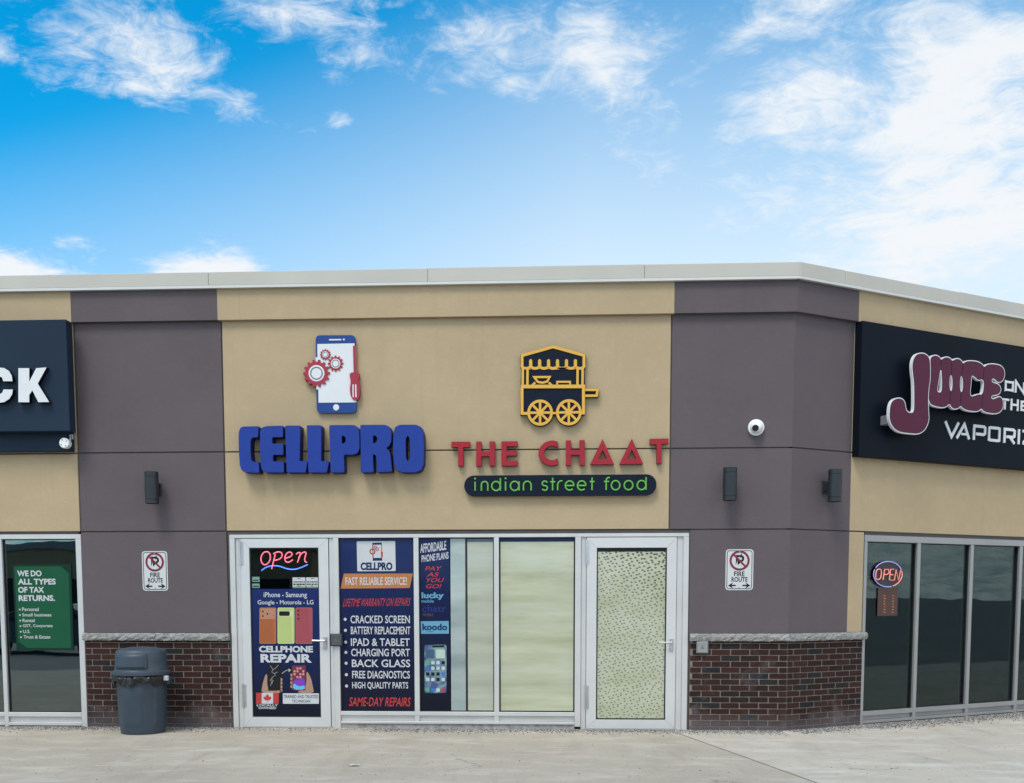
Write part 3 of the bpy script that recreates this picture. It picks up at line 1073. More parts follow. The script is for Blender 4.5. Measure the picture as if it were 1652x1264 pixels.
# right windows
mb = MB()
RA = mu(SIDE, 1391.5, mid, FN1); RB = RA + .048
m1 = mu(SIDE, 1477, 1000, FN1); m2 = mu(SIDE, 1562.5, 1000, FN1); m3 = mu(SIDE, 1641.5, 1000, FN1)
mull = [m1, m2, m3, m3 + .98, m3 + 1.96, m3 + 2.94, m3 + 3.92, m3 + 4.9, m3 + 5.88]
MW = .055
RE = mull[-1] + MW
ZRH = 2.205
bar(mb, RA, RE, ZRH - .055, ZRH + .02)
bar(mb, RA, RB, 0, ZRH - .0555)
for c in mull: bar(mb, c, c + MW, 0, ZRH - .0555)
ZR1 = .155
xs = [RB] + [c + MW for c in mull[:-1]]; xe = mull
for a, b in zip(xs, xe):
    bar(mb, a + .0005, b - .0005, ZR1 - .055, ZR1); bar(mb, a + .0005, b - .0005, .045, ZR1 - .056, FN1 - .03); bar(mb, a + .0005, b - .0005, .012, .044, FN1 + .003)
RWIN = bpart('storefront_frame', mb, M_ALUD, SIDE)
for a, b in zip(xs, xe):
    pane(SIDE, (a, ZR1, b, ZRH - .055), RWIN)
mb = MB(); mb.box(RA, RE, -.05, -.012, ZRH + .02, Z_LOW + .008); mb.box(RE, FARR, -.3, 0, 0, Z_LOW); mb.box(RA, RE, -.12, -.02, 0, .012)
bpart('sealant_joint', mb, plain('sealant', (.07, .065, .065), .9), SIDE, RWIN)

# ------------------------------------------------------------------ wall lamps, camera, small boxes
LG = 'up and down wall lamps'


def wall_lamp(fr, u, z, label, n=.155):
    t = thing('wall_lamp', label, 'wall lamp', fr, (u, 0, z), LG)
    r, h = .075, .172
    b = MB(); b.lathe([(r * .82, z - h + .02), (r * .82, z - h), (r, z - h), (r, z - h + .040), (r * .955, z - h + .042), (r * .955, z - h + .048), (r, z - h + .050), (r, z + h - .050), (r * .955, z + h - .048), (r * .955, z + h - .042),
                      (r, z + h - .040), (r, z + h), (r * .82, z + h), (r * .82, z + h - .02)], u, n, 32)
    mesh('lamp_body', b, L_DARK, t, shade=True)
    b = MB(); b.lathe([(r * .98, z + h - .002), (r * .98, z + h + .010), (r * .84, z + h + .012), (r * .84, z + h - .002)], u, n, 32)
    mesh('vent_cap', b, L_DARK, t, shade=True)
    b = MB(); b.box(u - .05, u + .05, .0, .022, z - .07, z + .07, .004); b.box(u - .034, u + .034, .02, n - r * .9, z - .05, z + .05, .004)
    mesh('wall_bracket', b, L_DARK, t)
    for q_ in (h - .014, -h + .010):
        b = MB(); b.lathe([(r * .78, z + q_), (r * .78, z + q_ + .004)], u, n, 24); mesh('lens', b, plain('lamp_lens', (.4, .4, .4), .2), t)
    return t


u, z = meas(MAIN, 245, 788, .155); wall_lamp(MAIN, u, z, 'charcoal cylinder wall lamp on the mauve pier above the bin')
u, z = meas(MAIN, 1177.5, 782, .155); wall_lamp(MAIN, u, z, 'charcoal cylinder wall lamp under the white dome camera, above the right fire route sign')
u, z = meas(SIDE, 1347, 784.5, .155); wall_lamp(SIDE, u, z, 'charcoal cylinder wall lamp on the angled mauve wall beside the juice shop sign')

u, z = meas(MAIN, 1220.5, 689.5, .05)
t = thing('security_camera', 'white turret security camera on the right mauve pier above a wall lamp', 'camera', MAIN, (u, 0, z))
b = MB(); b.lathe([(.086, 0), (.090, .012), (.088, .035), (.070, .046)], u, .0, 36, 'N', o=z); mesh('base_ring', b, CAM_W, t, shade=True)
b = MB(); b.lathe([(.066, .035), (.070, .05), (.066, .075), (.052, .098), (.03, .112), (.004, .117)], u, 0, 32, 'N', o=z); mesh('eyeball', b, CAM_W, t, shade=True)
b = MB()
dirv = Vector((-.35, .9, -.28)).normalized(); cc = Vector((u, .05, z)) + dirv * .058
aa = dirv.cross(Vector((0, 0, 1))).normalized(); bb = aa.cross(dirv)
ring = lambda rr, d: [cc + dirv * d + aa * rr * math.cos(i * math.pi / 10) + bb * rr * math.sin(i * math.pi / 10) for i in range(20)]
vs = [(p.x, -p.y, p.z) for p in ring(.036, -.01) + ring(.036, .012)]
b.add(vs, [tuple(range(20, 40))] + [(i, (i + 1) % 20, 20 + (i + 1) % 20, 20 + i) for i in range(20)]); mesh('lens_cover', b, plain('camera_lens', (.012, .012, .014), .12), t)

# small round white flood on the dark sign panel
NF = .165
u, z = meas(MAIN, 105, 715.5, NF); um, zm = meas(MAIN, 114.5, 705, .11)
t = thing('sign_camera', 'small round white camera hanging at the lower corner of the slate fascia sign', 'camera', MAIN, (um, .10, z))
b = MB(); b.lathe([(.050, -.05), (.058, -.04), (.058, .02), (.052, .028)], u, NF, 28, 'N', o=z); mesh('camera_head', b, CAM_W, t, shade=True)
for a in range(0, 360, 90):
    b = MB(); b.lathe([(.006, .028), (.006, .031)], u + .038 * math.cos(R(a + 30)), NF, 8, 'N', o=z + .038 * math.sin(R(a + 30))); mesh('screw', b, L_DARK, t)
b = MB(); b.tube([(um, .10, zm), (um + .004, .13, zm - .01), (u + .05, .15, z + .01), (u + .03, NF - .01, z)], .011, 10); b.box(um - .022, um + .022, .09, .108, zm - .03, zm + .03, .004)
mesh('camera_bracket', b, plain('bracket_grey', (.33, .34, .36), .4, .5), t, shade=True)


def button(x0, y0, x1, y1, nb, m, m2, label):
    r = mrect(MAIN, x0, y0, x1, y1, nb + .04)
    t = thing('door_button', label, 'door button', MAIN, ((r[0] + r[2]) / 2, nb, r[1]), 'automatic door push buttons')
    b = MB(); b.box(r[0], r[2], nb, nb + .032, r[1], r[3], .005); mesh('button_box', b, L_DARK if m is BTN_D else m, t)
    b = MB(); b.box(r[0] + .010, r[2] - .010, nb + .032, nb + .042, r[1] + .010, r[3] - .010, .004); mesh('push_plate', b, m, t)
    c = ((r[0] + r[2]) / 2, (r[1] + r[3]) / 2)
    b = MB(); n = nb + .0425
    b.sheet([circle(c[0] - .004, c[1] + .020, .005, 10)], n); b.ribbon([(c[0] - .004, c[1] + .013), (c[0] - .004, c[1] - .006), (c[0] + .012, c[1] - .006), (c[0] + .016, c[1] - .020)], .005, n, n, flat=True)
    b.ribbon([(c[0] - .008, c[1] + .004), (c[0] - .014, c[1] - .008), (c[0] - .006, c[1] - .020), (c[0] + .006, c[1] - .018)], .004, n, n + .0003, flat=True)
    mesh('wheelchair_symbol', b, m2, t)


button(532.5, 1023, 552, 1043, FN1, BTN_D, S_GREY, 'dark square door opener button on the aluminium post beside the left door')
button(1124, 1035, 1143, 1054.5, .0, BTN_S, L_DARK, 'steel square door opener button on the brick beside the dotted glass door')


# fire route signs
def fire_sign(x0, y0, x1, y1, label):
    n = .004
    r = mrect(MAIN, x0, y0, x1, y1, n)
    w, h = r[2] - r[0], r[3] - r[1]
    P = lambda a, b: (r[0] + w * a, r[3] - h * b)
    t = thing('fire_route_sign', label, 'road sign', MAIN, (P(.5, 1)[0], 0, r[1]), 'no parking fire route signs')
    b = MB(); b.prism([rrect(r, .035)], .0005, n); mesh('sign_plate', b, plain('sign_face_white', (.54, .55, .56), .4, var=.02), t)
    b = MB(); i = .013
    b.sheet([rrect((r[0] + i, r[1] + i, r[2] - i, r[3] - i), .028), rrect((r[0] + i + .007, r[1] + i + .007, r[2] - i - .007, r[3] - i - .007), .022)[::-1]], n + .001)
    cx, cz = P(.5, .275)
    b.ribbon([(cx - .030, cz - .052), (cx - .030, cz + .050), (cx + .012, cz + .050)] + arc(cx + .012, cz + .022, .028, 90, -90, 8) + [(cx - .022, cz - .006)], .023, 0, n + .001, flat=True)
    b.text('FIRE', (P(.31, 0)[0], P(0, .660)[1], P(.69, 0)[0], P(0, .540)[1]), n + .001, bold=.022)
    b.text('ROUTE', (P(.22, 0)[0], P(0, .795)[1], P(.80, 0)[0], P(0, .678)[1]), n + .001, bold=.022)
    for s in (-1, 1):
        ax, azz = P(.5 + s * .40, .885)
        b.sheet([[(ax, azz), (ax - s * .055, azz + .035), (ax - s * .040, azz + .008), (ax - s * .085, azz + .008), (ax - s * .085, azz - .008), (ax - s * .040, azz - .008), (ax - s * .055, azz - .035)]], n + .001)
    mesh('black_marking', b, P_BLACK, t)
    b = MB(); rr = w * .325
    b.ribbon(circle(cx, cz, rr, 32), .024, 0, n + .002, True, flat=True)
    q = rr * .70; b.ribbon([(cx - q, cz + q), (cx + q, cz - q)], .021, 0, n + .0025, flat=True)
    mesh('red_prohibition_ring', b, plain('sign_crimson', (.18, .008, .026), .4), t)
    b = MB()
    for zz in (r[3] - .03, r[1] + .03): b.lathe([(.007, 0), (.006, .004)], cx, n, 10, 'N', o=zz)
    mesh('bolt', b, M_STEEL, t)


fire_sign(229.5, 889.5, 270.5, 953.5, 'fire route sign on the left mauve pier above the grey bin')
fire_sign(1170.5, 886.5, 1215.3, 952.5, 'fire route sign on the right mauve pier beside the dotted glass door')


# ------------------------------------------------------------------ signs on the front
def tracer(fr, ox, oy, s, n):
    """points measured on an enlarged detail of the photograph, set on the sign face n in front of the wall."""
    return lambda *pts: [meas(fr, ox + x / s, oy + y / s, n) for x, y in pts]


def inflate(poly, d):
    k = len(poly)
    ar = sum(poly[i][0] * poly[(i + 1) % k][1] - poly[(i + 1) % k][0] * poly[i][1] for i in range(k))
    sg = 1 if ar > 0 else -1
    out = []
    for i in range(k):
        p, a, b = Vector(poly[i]), Vector(poly[i - 1]), Vector(poly[(i + 1) % k])
        e1, e2 = (p - a), (b - p)
        if e1.length < 1e-7 or e2.length < 1e-7: out.append(tuple(p)); continue
        e1.normalize(); e2.normalize()
        n1_, n2_ = Vector((e1.y, -e1.x)), Vector((e2.y, -e2.x))
        m = (n1_ + n2_)
        m = m.normalized() if m.length > 1e-5 else n1_
        c = max(.5, m.dot(n1_))
        q = p + m * (d * sg / c); out.append((q.x, q.y))
    return out


# blue channel letters
NC = .150
T3 = tracer(MAIN, 360, 500, 4.214, NC)
b0 = T3((730, 1108))[0]
t = thing('channel_letter_sign', 'seven chunky royal blue channel letters in a row under the phone emblem', 'sign', MAIN, (b0[0], 0, b0[1]))
BLUE = [
    ([(240, 793), (132, 796), (114, 808), (106, 838), (107, 960), (114, 1055), (124, 1088), (148, 1105), (245, 1108), (241, 1035), (200, 1035), (190, 1020), (185, 960), (186, 888), (196, 868), (236, 867)], []),
    ([(405, 789), (292, 793), (264, 802), (250, 830), (252, 960), (257, 1068), (269, 1096), (297, 1106), (412, 1106), (412, 1033), (338, 1032), (337, 986), (408, 986), (408, 911), (333, 911), (333, 866), (406, 866)], []),
    ([(422, 789), (524, 789), (519, 1030), (573, 1030), (560, 1106), (432, 1106)], []),
    ([(569, 787), (667, 787), (665, 1030), (719, 1030), (704, 1106), (580, 1106)], []),
    ([(722, 786), (888, 785), (912, 798), (925, 832), (926, 945), (912, 974), (884, 985), (820, 985), (823, 1106), (731, 1106)], [(806, 855), (822, 858), (834, 872), (834, 895), (822, 909), (806, 911)]),
    ([(933, 784), (1102, 784), (1132, 798), (1143, 832), (1142, 895), (1128, 926), (1106, 940), (1128, 958), (1138, 990), (1147, 1100), (1047, 1104), (1041, 1000), (1034, 984), (1017, 983), (1022, 1104), (938, 1106)], [(1018, 853), (1036, 856), (1048, 870), (1048, 892), (1036, 906), (1018, 908)]),
    ([(1202, 783), (1308, 783), (1344, 797), (1361, 838), (1365, 940), (1362, 1050), (1345, 1090), (1308, 1105), (1217, 1105), (1180, 1090), (1161, 1050), (1155, 940), (1158, 840), (1170, 798)],
     [(1241, 876), (1255, 853), (1268, 876), (1271, 940), (1269, 1010), (1256, 1033), (1243, 1010), (1240, 940)]),
]
for P_, H_ in BLUE:
    L = [rounded(T3(*P_), .014)] + ([rounded(T3(*H_), .01)] if H_ else [])
    b = MB(); b.prism([inflate(L[0], .003)] + [inflate(x, -.003) for x in L[1:]], .004, NC - .006)
    o = mesh('channel_letter', b, S_BLUED, t)
    b = MB(); b.prism(L, NC - .006, NC); mesh('letter_face', b, S_BLUE, o)

# phone repair emblem
NE = .040
T14 = tracer(MAIN, 480, 530, 8.425, NE)
b0 = T14((520, 1150))[0]
t = thing('phone_emblem_sign', 'cut out emblem of a blue phone with rose gears and a screwdriver, above blue letters', 'sign', MAIN, (b0[0], 0, b0[1]))
b = MB(); b.prism([rounded(T14((245, 95), (785, 92), (800, 1148), (262, 1150)), .05)], .002, NE); mesh('phone_body', b, S_LOGO_BLUE, t)
b = MB()
b.prism([T14((270, 215), (775, 205), (776, 245), (795, 245), (800, 1008), (286, 1012), (284, 830), (256, 832), (246, 396), (272, 396))], NE - .004, NE + .003)
b.prism([rounded(T14((427, 148), (598, 146), (598, 164), (427, 166)), .01)], NE - .004, NE + .003)
c = T14((630, 153))[0]; b.prism([circle(*c, .0105, 14)], NE - .004, NE + .003)
c = T14((525, 1075))[0]; b.prism([circle(*c, .034, 26)], NE - .004, NE + .003)
mesh('phone_screen', b, S_WHITE, t)
px2m = T14((1000, 600))[0][0] - T14((0, 600))[0][0]; px2m /= 1000
def gear(x, y, Ro, Ri, rw0, rg0, rg1, teeth, n0, n1):
    c = T14((x, y))[0]; q = px2m
    pts = []
    for i in range(teeth):
        a = 360 / teeth * i
        for da, rr in ((-.30, Ri), (-.17, Ro), (.17, Ro), (.30, Ri)):
            an = R(a + da * 360 / teeth); pts.append((c[0] + math.cos(an) * rr * q, c[1] + math.sin(an) * rr * q))
    b = MB(); b.prism([pts], n0, n1); o = mesh('gear', b, S_ROSE, t)
    b = MB(); b.prism([circle(*c, rw0 * q, 30)], n1 - .002, n1 + .002); h = mesh('gear_hub', b, S_WHITE, o)
    b = MB(); b.prism([circle(*c, rg0 * q, 30), circle(*c, rg1 * q, 30)[::-1]], n1, n1 + .004); mesh('hub_ring', b, S_GREY, o)
gear(262, 615, 182, 152, 108, 86, 70, 14, .002, NE + .014)
gear(520, 482, 106, 86, 64, 51, 41, 12, NE, NE + .011)
gear(381, 360, 73, 59, 43, 35, 28, 12, NE, NE + .011)
b = MB()
b.prism([T14((755, 240), (792, 240), (797, 610), (765, 610))], .002, NE + .010)
b.prism([smooth(T14((720, 602), (835, 602), (843, 635), (836, 680), (824, 712), (838, 745), (850, 800), (850, 880), (842, 950), (806, 985), (770, 978), (735, 945), (717, 880), (716, 800), (726, 745), (724, 700), (710, 650)), 2)], .002, NE + .016)
o = mesh('screwdriver', b, S_ROSE, t)
b = MB()
for q in (((750, 768), (766, 768), (769, 942), (753, 942)), ((785, 768), (803, 768), (808, 942), (790, 942))): b.prism([T14(*q)], NE + .012, NE + .018)
mesh('handle_slot', b, S_WHITE, o)

# food cart emblem
NK = .050
T4 = tracer(MAIN, 700, 520, 3.951, NK)
k4 = (T4((1000, 400))[0][0] - T4((0, 400))[0][0]) / 1000
b0 = T4((760, 660))[0]
t = thing('food_cart_sign', 'cut out emblem of a yellow outlined food cart with two spoked wheels, navy backing', 'sign', MAIN, (b0[0], 0, b0[1]))
W1, W2 = (677, 578), (860, 576)
arcpts = lambda c, r, a0, a1, k=14: [(c[0] + r * math.cos(R(a0 + (a1 - a0) * i / k)), c[1] + r * math.sin(R(a0 + (a1 - a0) * i / k))) for i in range(k + 1)]
out = [(550, 207), (760, 147), (969, 205), (967, 290), (960, 300), (962, 423), (1052, 423), (1046, 480), (962, 480), (962, 592), (944, 592)]
out += arcpts(W2, 86, 12, 168) + arcpts(W1, 86, 12, 170) + [(550, 594), (553, 400), (557, 290), (550, 284)]
b = MB(); b.prism([T4(*out)], .004, NK); mesh('cart_backing', b, S_NAVY, t)
b = MB(); Y0, Y1 = NK - .002, NK + .007; st = [0]
def yl(pts, w, closed=False, cap=0.0):
    st[0] += .00025
    b.ribbon(T4(*pts), w * k4, Y0, Y1 + st[0], closed, cap)
yl([(562, 284), (562, 214), (760, 158), (957, 213), (956, 284)], 18)
wave = []
for i in range(7):
    x0 = 560 + i * 57
    wave += [(x0 + 28.5 - 28.5 * math.cos(math.pi * j / 8), 278 + 18 * math.sin(math.pi * j / 8)) for j in range(8)]
wave.append((959, 278)); yl(wave, 17)
for i in range(1, 7):
    x = 560 + i * 57; yl([(x, 286), (x, 248)], 20); yl(arcpts((x, 248), 5, 0, -180, 8), 10)
for x in (567, 597, 916, 948): yl([(x, 290), (x - 1, 406)], 15)
yl([(555, 412), (964, 411)], 22)
yl([(640, 352), (738, 351), (722, 380), (692, 388), (662, 382)], 13, True)
yl([(627, 404), (646, 386)], 13); yl([(752, 404), (732, 386)], 13)
yl([(786, 402), (786, 382), (868, 382), (868, 402)], 12)
yl([(562, 420), (562, 583), (598, 583)], 18); yl([(953, 420), (953, 580), (940, 580)], 18); yl([(757, 581), (782, 581)], 13)
yl([(964, 433), (1043, 433), (1037, 470), (964, 471)], 15)
mesh('cart_outline', b, S_YELLOW, t)
for wc in (W1, W2):
    b = MB(); st[0] += .001
    c = T4(wc)[0]
    b.ribbon(circle(*c, 73 * k4, 40), 17 * k4, Y0, Y1 + .004, True)
    for i in range(4):
        a = R(i * 45); r_ = 70 * k4; st[0] += .00025
        b.ribbon([(c[0] - math.cos(a) * r_, c[1] - math.sin(a) * r_), (c[0] + math.cos(a) * r_, c[1] + math.sin(a) * r_)], 15 * k4, Y0, Y1 + .002 + i * .0004)
    b.prism([circle(*c, 22 * k4, 20)], Y0, Y1 + .0052)
    mesh('cart_wheel', b, S_YELLOW, t)

# red letters
NR = .060
T4 = tracer(MAIN, 700, 520, 3.951, NR)
b0 = T4((800, 915))[0]
t = thing('red_letter_sign', 'row of eight dark red stand off letters, two of them open triangles, on beige stucco', 'sign', MAIN, (b0[0], 0, b0[1]))
def cglyph(cx_, cy_, ro, ri, a0):
    return arcpts((cx_, cy_), ro, a0, 360 - a0, 30) + arcpts((cx_, cy_), ri, 360 - a0, a0, 30)
RED = [
    [[(112, 763), (229, 763), (229, 797), (187, 797), (187, 918), (155, 918), (155, 797), (112, 797)]],
    [[(270, 762), (302, 762), (302, 824), (355, 824), (355, 761), (388, 761), (388, 916), (355, 916), (355, 855), (302, 855), (302, 917), (270, 917)]],
    [[(431, 761), (532, 760), (532, 792), (463, 792), (463, 822), (528, 822), (528, 851), (463, 851), (463, 885), (532, 885), (532, 915), (431, 916)]],
    [[(790, 763), (762, 755), (735, 757), (706, 769), (682, 791), (668, 822), (668, 850), (681, 880), (705, 902), (735, 914), (765, 914), (790, 906), (790, 868), (765, 880), (740, 880), (716, 866), (702, 845), (702, 825), (714, 804), (738, 790), (764, 789), (790, 800)]],
    [[(842, 755), (873, 754), (873, 815), (929, 815), (929, 753), (960, 752), (960, 911), (929, 911), (929, 846), (873, 846), (873, 913), (842, 913)]],
    [[(1076, 748), (1147, 906), (997, 908)], [(1076, 815), (1046, 873), (1104, 872)]],
    [[(1262, 744), (1333, 903), (1183, 906)], [(1261, 812), (1231, 870), (1290, 869)]],
    [[(1377, 745), (1494, 742), (1494, 775), (1451, 776), (1450, 901), (1420, 902), (1420, 778), (1377, 780)]],
]
for L in RED:
    L2 = [T4(*l) for l in L]
    b = MB(); b.prism([inflate(L2[0], .002)] + [inflate(l, -.002) for l in L2[1:]], .012, NR - .005); o = mesh('stand_off_letter', b, S_REDD, t)
    b = MB(); b.prism(L2, NR - .005, NR); mesh('letter_face', b, S_RED, o)

# pill with thin green letters
NP = .065
T4 = tracer(MAIN, 700, 520, 3.951, NP)
k4 = (T4((1000, 1040))[0][0] - T4((0, 1040))[0][0]) / 1000
lft, rgt, tp, bt = T4((193, 1044))[0][0], T4((1419, 1036))[0][0], T4((806, 974))[0][1], T4((806, 1106))[0][1]
t = thing('pill_sign', 'long navy pill shaped sign with thin lime green lettering, under the dark red letters', 'sign', MAIN, ((lft + rgt) / 2, 0, bt))
b = MB(); b.prism([rrect((lft, bt, rgt, tp), (tp - bt) / 2 - .001, 14)], .004, NP); mesh('sign_plate', b, S_NAVY, t)
b = MB()
bl, xh, asc = bt + (tp - bt) * .255, bt + (tp - bt) * .695, bt + (tp - bt) * .86   # baseline, x height, ascender
sw = 9.5 * k4 / 2 * 1.05; rx = (xh - bl) / 2; ym = (bl + xh) / 2
X = lambda px: T4((px, 1040))[0][0]
gn = NP + .004
def gt(pts, closed=False): b.tube([(u_, gn, z_) for u_, z_ in pts], sw, 8, closed, .9)
def gi(px): gt([(X(px), bl), (X(px), xh)]); b.lathe([(sw * 1.25, -.004), (sw * 1.2, .006), (.001, .009)], X(px), gn, 12, 'N', o=asc - .004)
def gn_(x0, x1):
    r_ = (X(x1) - X(x0)) / 2; gt([(X(x0), bl)] + [(X(x0), xh - r_)] + arc(X(x0) + r_, xh - r_, r_, 180, 0, 12) + [(X(x1), bl)])
def go(x0, x1): gt(circle((X(x0) + X(x1)) / 2, ym, (X(x1) - X(x0)) / 2, 28, rx), True)
def ge(x0, x1):
    c = (X(x0) + X(x1)) / 2; r_ = (X(x1) - X(x0)) / 2; gt([(c - r_, ym), (c + r_, ym)] + arc(c, ym, r_, 0, 315, 26, rx)[1:])
def word_done():
    global b
    mesh('lettering', b, S_LIME, t, shade=True); b = MB()
gi(263); gn_(303, 344); go(369, 423); gt([(X(424), bl), (X(424), asc)]); gi(457); go(488, 542); gt([(X(543), bl), (X(543), xh)]); gn_(571, 620)
word_done()
sx_, r4 = X(707), rx / 2
gt(arc(sx_, bl + r4, r4 * 1.15, 200, 440, 14, r4)[0:] + arc(sx_, xh - r4, r4 * 1.15, 260, 20, 14, r4))
for px in (757, 1008): gt([(X(px), asc), (X(px), bl)]); gt([(X(px - 15), xh - .008), (X(px + 16), xh - .008)])
gt([(X(789), bl), (X(789), xh - .03)] + arc(X(789) + .042, xh - .038, .040, 170, 75, 8))
ge(838, 893); ge(915, 969)
word_done()
gt([(X(1098), bl)] + [(X(1098), asc - .035)] + arc(X(1098) + .032, asc - .034, .032, 180, 80, 8)); gt([(X(1084), xh - .008), (X(1116), xh - .008)])
go(1131, 1185); go(1213, 1268); go(1296, 1351); gt([(X(1352), bl), (X(1352), asc)])
mesh('lettering', b, S_LIME, t, shade=True)

# slate panel with white letters, left edge
zt = Z_BAND - .006; zb_ = Z_MID + .012
e_ = mu(MAIN, 119, 620, .10)
t = thing('slate_panel_sign', 'dark slate fascia sign with big white block letters C and K', 'sign', MAIN, (-7.2, 0, zb_))
b = MB(); b.box(-12.4, XL0 - .035, .001, .10, zb_, zt, .004); mesh('fascia_panel', b, S_PANEL, t)
fr_r = mu(MAIN, 110, 620, .24); z_lo = meas(MAIN, 60, 696, .24)[1]
b = MB(); b.box(-12.0, fr_r, .10, .24, z_lo, zt - .012, .004); mesh('raised_box', b, S_PANEL, t)
NKK = .30
T1 = tracer(MAIN, 0, 420, 3.512, NKK)
def block_letter(L, hole=None):
    P2 = [T1(*L)]
    b = MB(); b.prism([inflate(P2[0], .002)], .24, NKK - .006); o = mesh('block_letter', b, S_PANEL2, t)
    b = MB(); b.prism(P2, NKK - .006, NKK); mesh('letter_face', b, S_WHITE, o)
block_letter([(104, 612), (165, 612), (165, 690), (205, 612), (263, 608), (213, 700), (278, 804), (217, 805), (183, 738), (165, 764), (165, 805), (104, 805)])
block_letter(arcpts((-2, 708), 99, -50, -310, 34) + [(15, 762)] + [] + arcpts((-2, 708), 42, -305, -52, 26) if False else
             [(70, 686), (66, 655), (50, 628), (22, 611), (-12, 608), (-50, 618), (-82, 645), (-100, 690), (-100, 728), (-84, 770), (-52, 798), (-12, 810), (24, 804), (52, 786), (68, 760), (72, 733), (20, 733), (12, 752), (-4, 760), (-22, 752), (-34, 728), (-34, 690), (-22, 666), (-4, 658), (12, 666), (18, 686)])

# black panel of the juice shop
NS = .11
t = thing('juice_panel_sign', 'long black fascia sign with maroon bubble letters and white lettering on the angled wall', 'sign', SIDE, (UR1 + 1.5, 0, zb_))
zb2 = meas(SIDE, 1378, 735, NS)[1]
b = MB(); b.box(UR1 + .006, 11.0, .001, NS, zb2, Z_BAND - .004, .004); mesh('fascia_panel', b, S_PANEL2, t)
NJ = .25
T10 = tracer(SIDE, 1420, 550, 6.017, NJ)
Jp = [(400, 118), (440, 126), (476, 160), (487, 225), (487, 370), (474, 450), (466, 560), (470, 700), (476, 760), (456, 830), (420, 882), (368, 908), (300, 904), (182, 890), (124, 845), (95, 790), (86, 730), (94, 625), (122, 573), (180, 552), (222, 568), (243, 602), (248, 655), (264, 690), (298, 699), (326, 688), (328, 560), (326, 400), (314, 320), (308, 232), (324, 165), (356, 128)]
Up = [(489, 172), (515, 143), (550, 137), (583, 152), (600, 182), (625, 160), (660, 154), (690, 167), (708, 193), (735, 172), (770, 170), (798, 190), (812, 218), (840, 194), (900, 191), (960, 200), (1000, 226), (1018, 252), (1040, 230), (1080, 220), (1150, 227), (1193, 247), (1218, 290), (1216, 350), (1196, 392), (1160, 408), (1135, 392), (1110, 364), (1092, 376), (1095, 402), (1138, 411), (1170, 432), (1183, 470), (1170, 513), (1130, 530), (1092, 533), (1086, 555), (1110, 564), (1150, 541), (1180, 542), (1203, 580), (1203, 640), (1184, 683), (1140, 710), (1062, 703), (1012, 688), (990, 656), (965, 683), (930, 688), (852, 678), (812, 658), (788, 630), (770, 655), (735, 666), (702, 652), (680, 610), (650, 643), (610, 650), (552, 640), (502, 622), (480, 590), (472, 520), (477, 450), (489, 370)]
HO = [[(597, 255), (606, 380), (604, 480), (592, 499), (568, 496), (562, 470), (578, 380)],
      [(695 + 13 * math.cos(i * .524), 410 + 76 * math.sin(i * .524)) for i in range(12)], [(796 + 13 * math.cos(i * .524), 420 + 76 * math.sin(i * .524)) for i in range(12)],
      [(895, 336), (922, 348), (960, 386), (1006, 374), (1014, 430), (1000, 520), (960, 515), (920, 532), (886, 536), (881, 500), (890, 420)]]
for P_, H_, nm in ((Jp, [], 'bubble_letter'), (Up, HO, 'bubble_letter')):
    dn = .0 if P_ is Jp else -.012
    L = [smooth(T10(*P_), 2)] + [smooth(T10(*h), 1) for h in H_]
    b = MB(); b.prism([inflate(L[0], .006)] + [inflate(h, -.006) for h in L[1:]], NJ - .035 + dn, NJ + dn); o = mesh(nm, b, S_WHITE, t)
    b = MB(); b.prism([inflate(L[0], -.006)] + [inflate(h, .005) for h in L[1:]], NJ + dn - .004, NJ + dn + .003); f = mesh('letter_face', b, S_MAROON, o)
    if P_ is Up:
        for q in ([(600, 190), (599, 250)], [(703, 198), (699, 330)], [(690, 490), (684, 604)], [(810, 224), (800, 338)], [(794, 500), (788, 622)], [(1016, 258), (1008, 370)], [(1004, 522), (994, 650)]):
            b = MB(); b.ribbon(T10(*q), .009, NJ + dn, NJ + dn + .0045); mesh('groove', b, S_MAROOND, o)
b = MB()
for x, y in ((1468, 690), (1484, 600), (1510, 610), (1545, 640), (1590, 640)):
    u_, z_ = meas(SIDE, x, y, .2); b.lathe([(.012, NS), (.012, .215)], u_, 0, 8, 'N', o=z_)
mesh('spacer_rod', b, M_STEEL, t); o = None
b = MB(); b.box(*[mu(SIDE, x, 680, .17) for x in (1427, 1437)], .11, .20, meas(SIDE, 1432, 686, .17)[1], meas(SIDE, 1432, 671, .17)[1], .004)
mesh('transformer_box', b, S_GREY, t)
NV = .122
T10 = tracer(SIDE, 1420, 550, 6.017, NV)
k10 = T10((1000, 860))[0][0] - T10((0, 860))[0][0]; k10 /= 1000
Z = lambda y, x=1000: None
zvb, zvt = T10((740, 945))[0][1], T10((740, 793))[0][1]
UX = lambda px: T10((px, 880))[0][0]
b = MB(); sw = .034; h = zvt - zvb; c0, c1 = .11, NV - .002
def vr(pts, closed=False, w=sw): b.ribbon([(UX(x), zvb + y * h) for x, y in pts], w, c0, c1 + random.uniform(0, .002), closed)
q = .5 * sw / h
vr([(632, 1.0), (697, 0.06), (762, 1.0)])
vr([(748, 0.0), (818, .94), (868, 0)]); 
vr([(792, .30), (846, .30)], w=.026)
vr([(915, 0), (915, 1 - q), (1010, 1 - q), (1022, .92 - q), (1022, .48), (1010, .40), (934, .40)])
vr([(1062, .12), (1062, .88), (1074, 1 - q), (1150, 1 - q), (1162, .88), (1162, .12), (1150, q), (1074, q)], True)
vr([(1212, 0), (1212, 1 - q), (1296, 1 - q), (1308, .92 - q), (1308, .50), (1296, .42), (1231, .42)]); vr([(1262, .42), (1310, 0)])
vr([(1352, 0), (1352, 1)]); vr([(1388, 1 - q), (1480, 1 - q)]); vr([(1476, 1 - q), (1396, q)]); vr([(1392, q), (1484, q)])
mesh('lettering', b, S_WHITE, t)
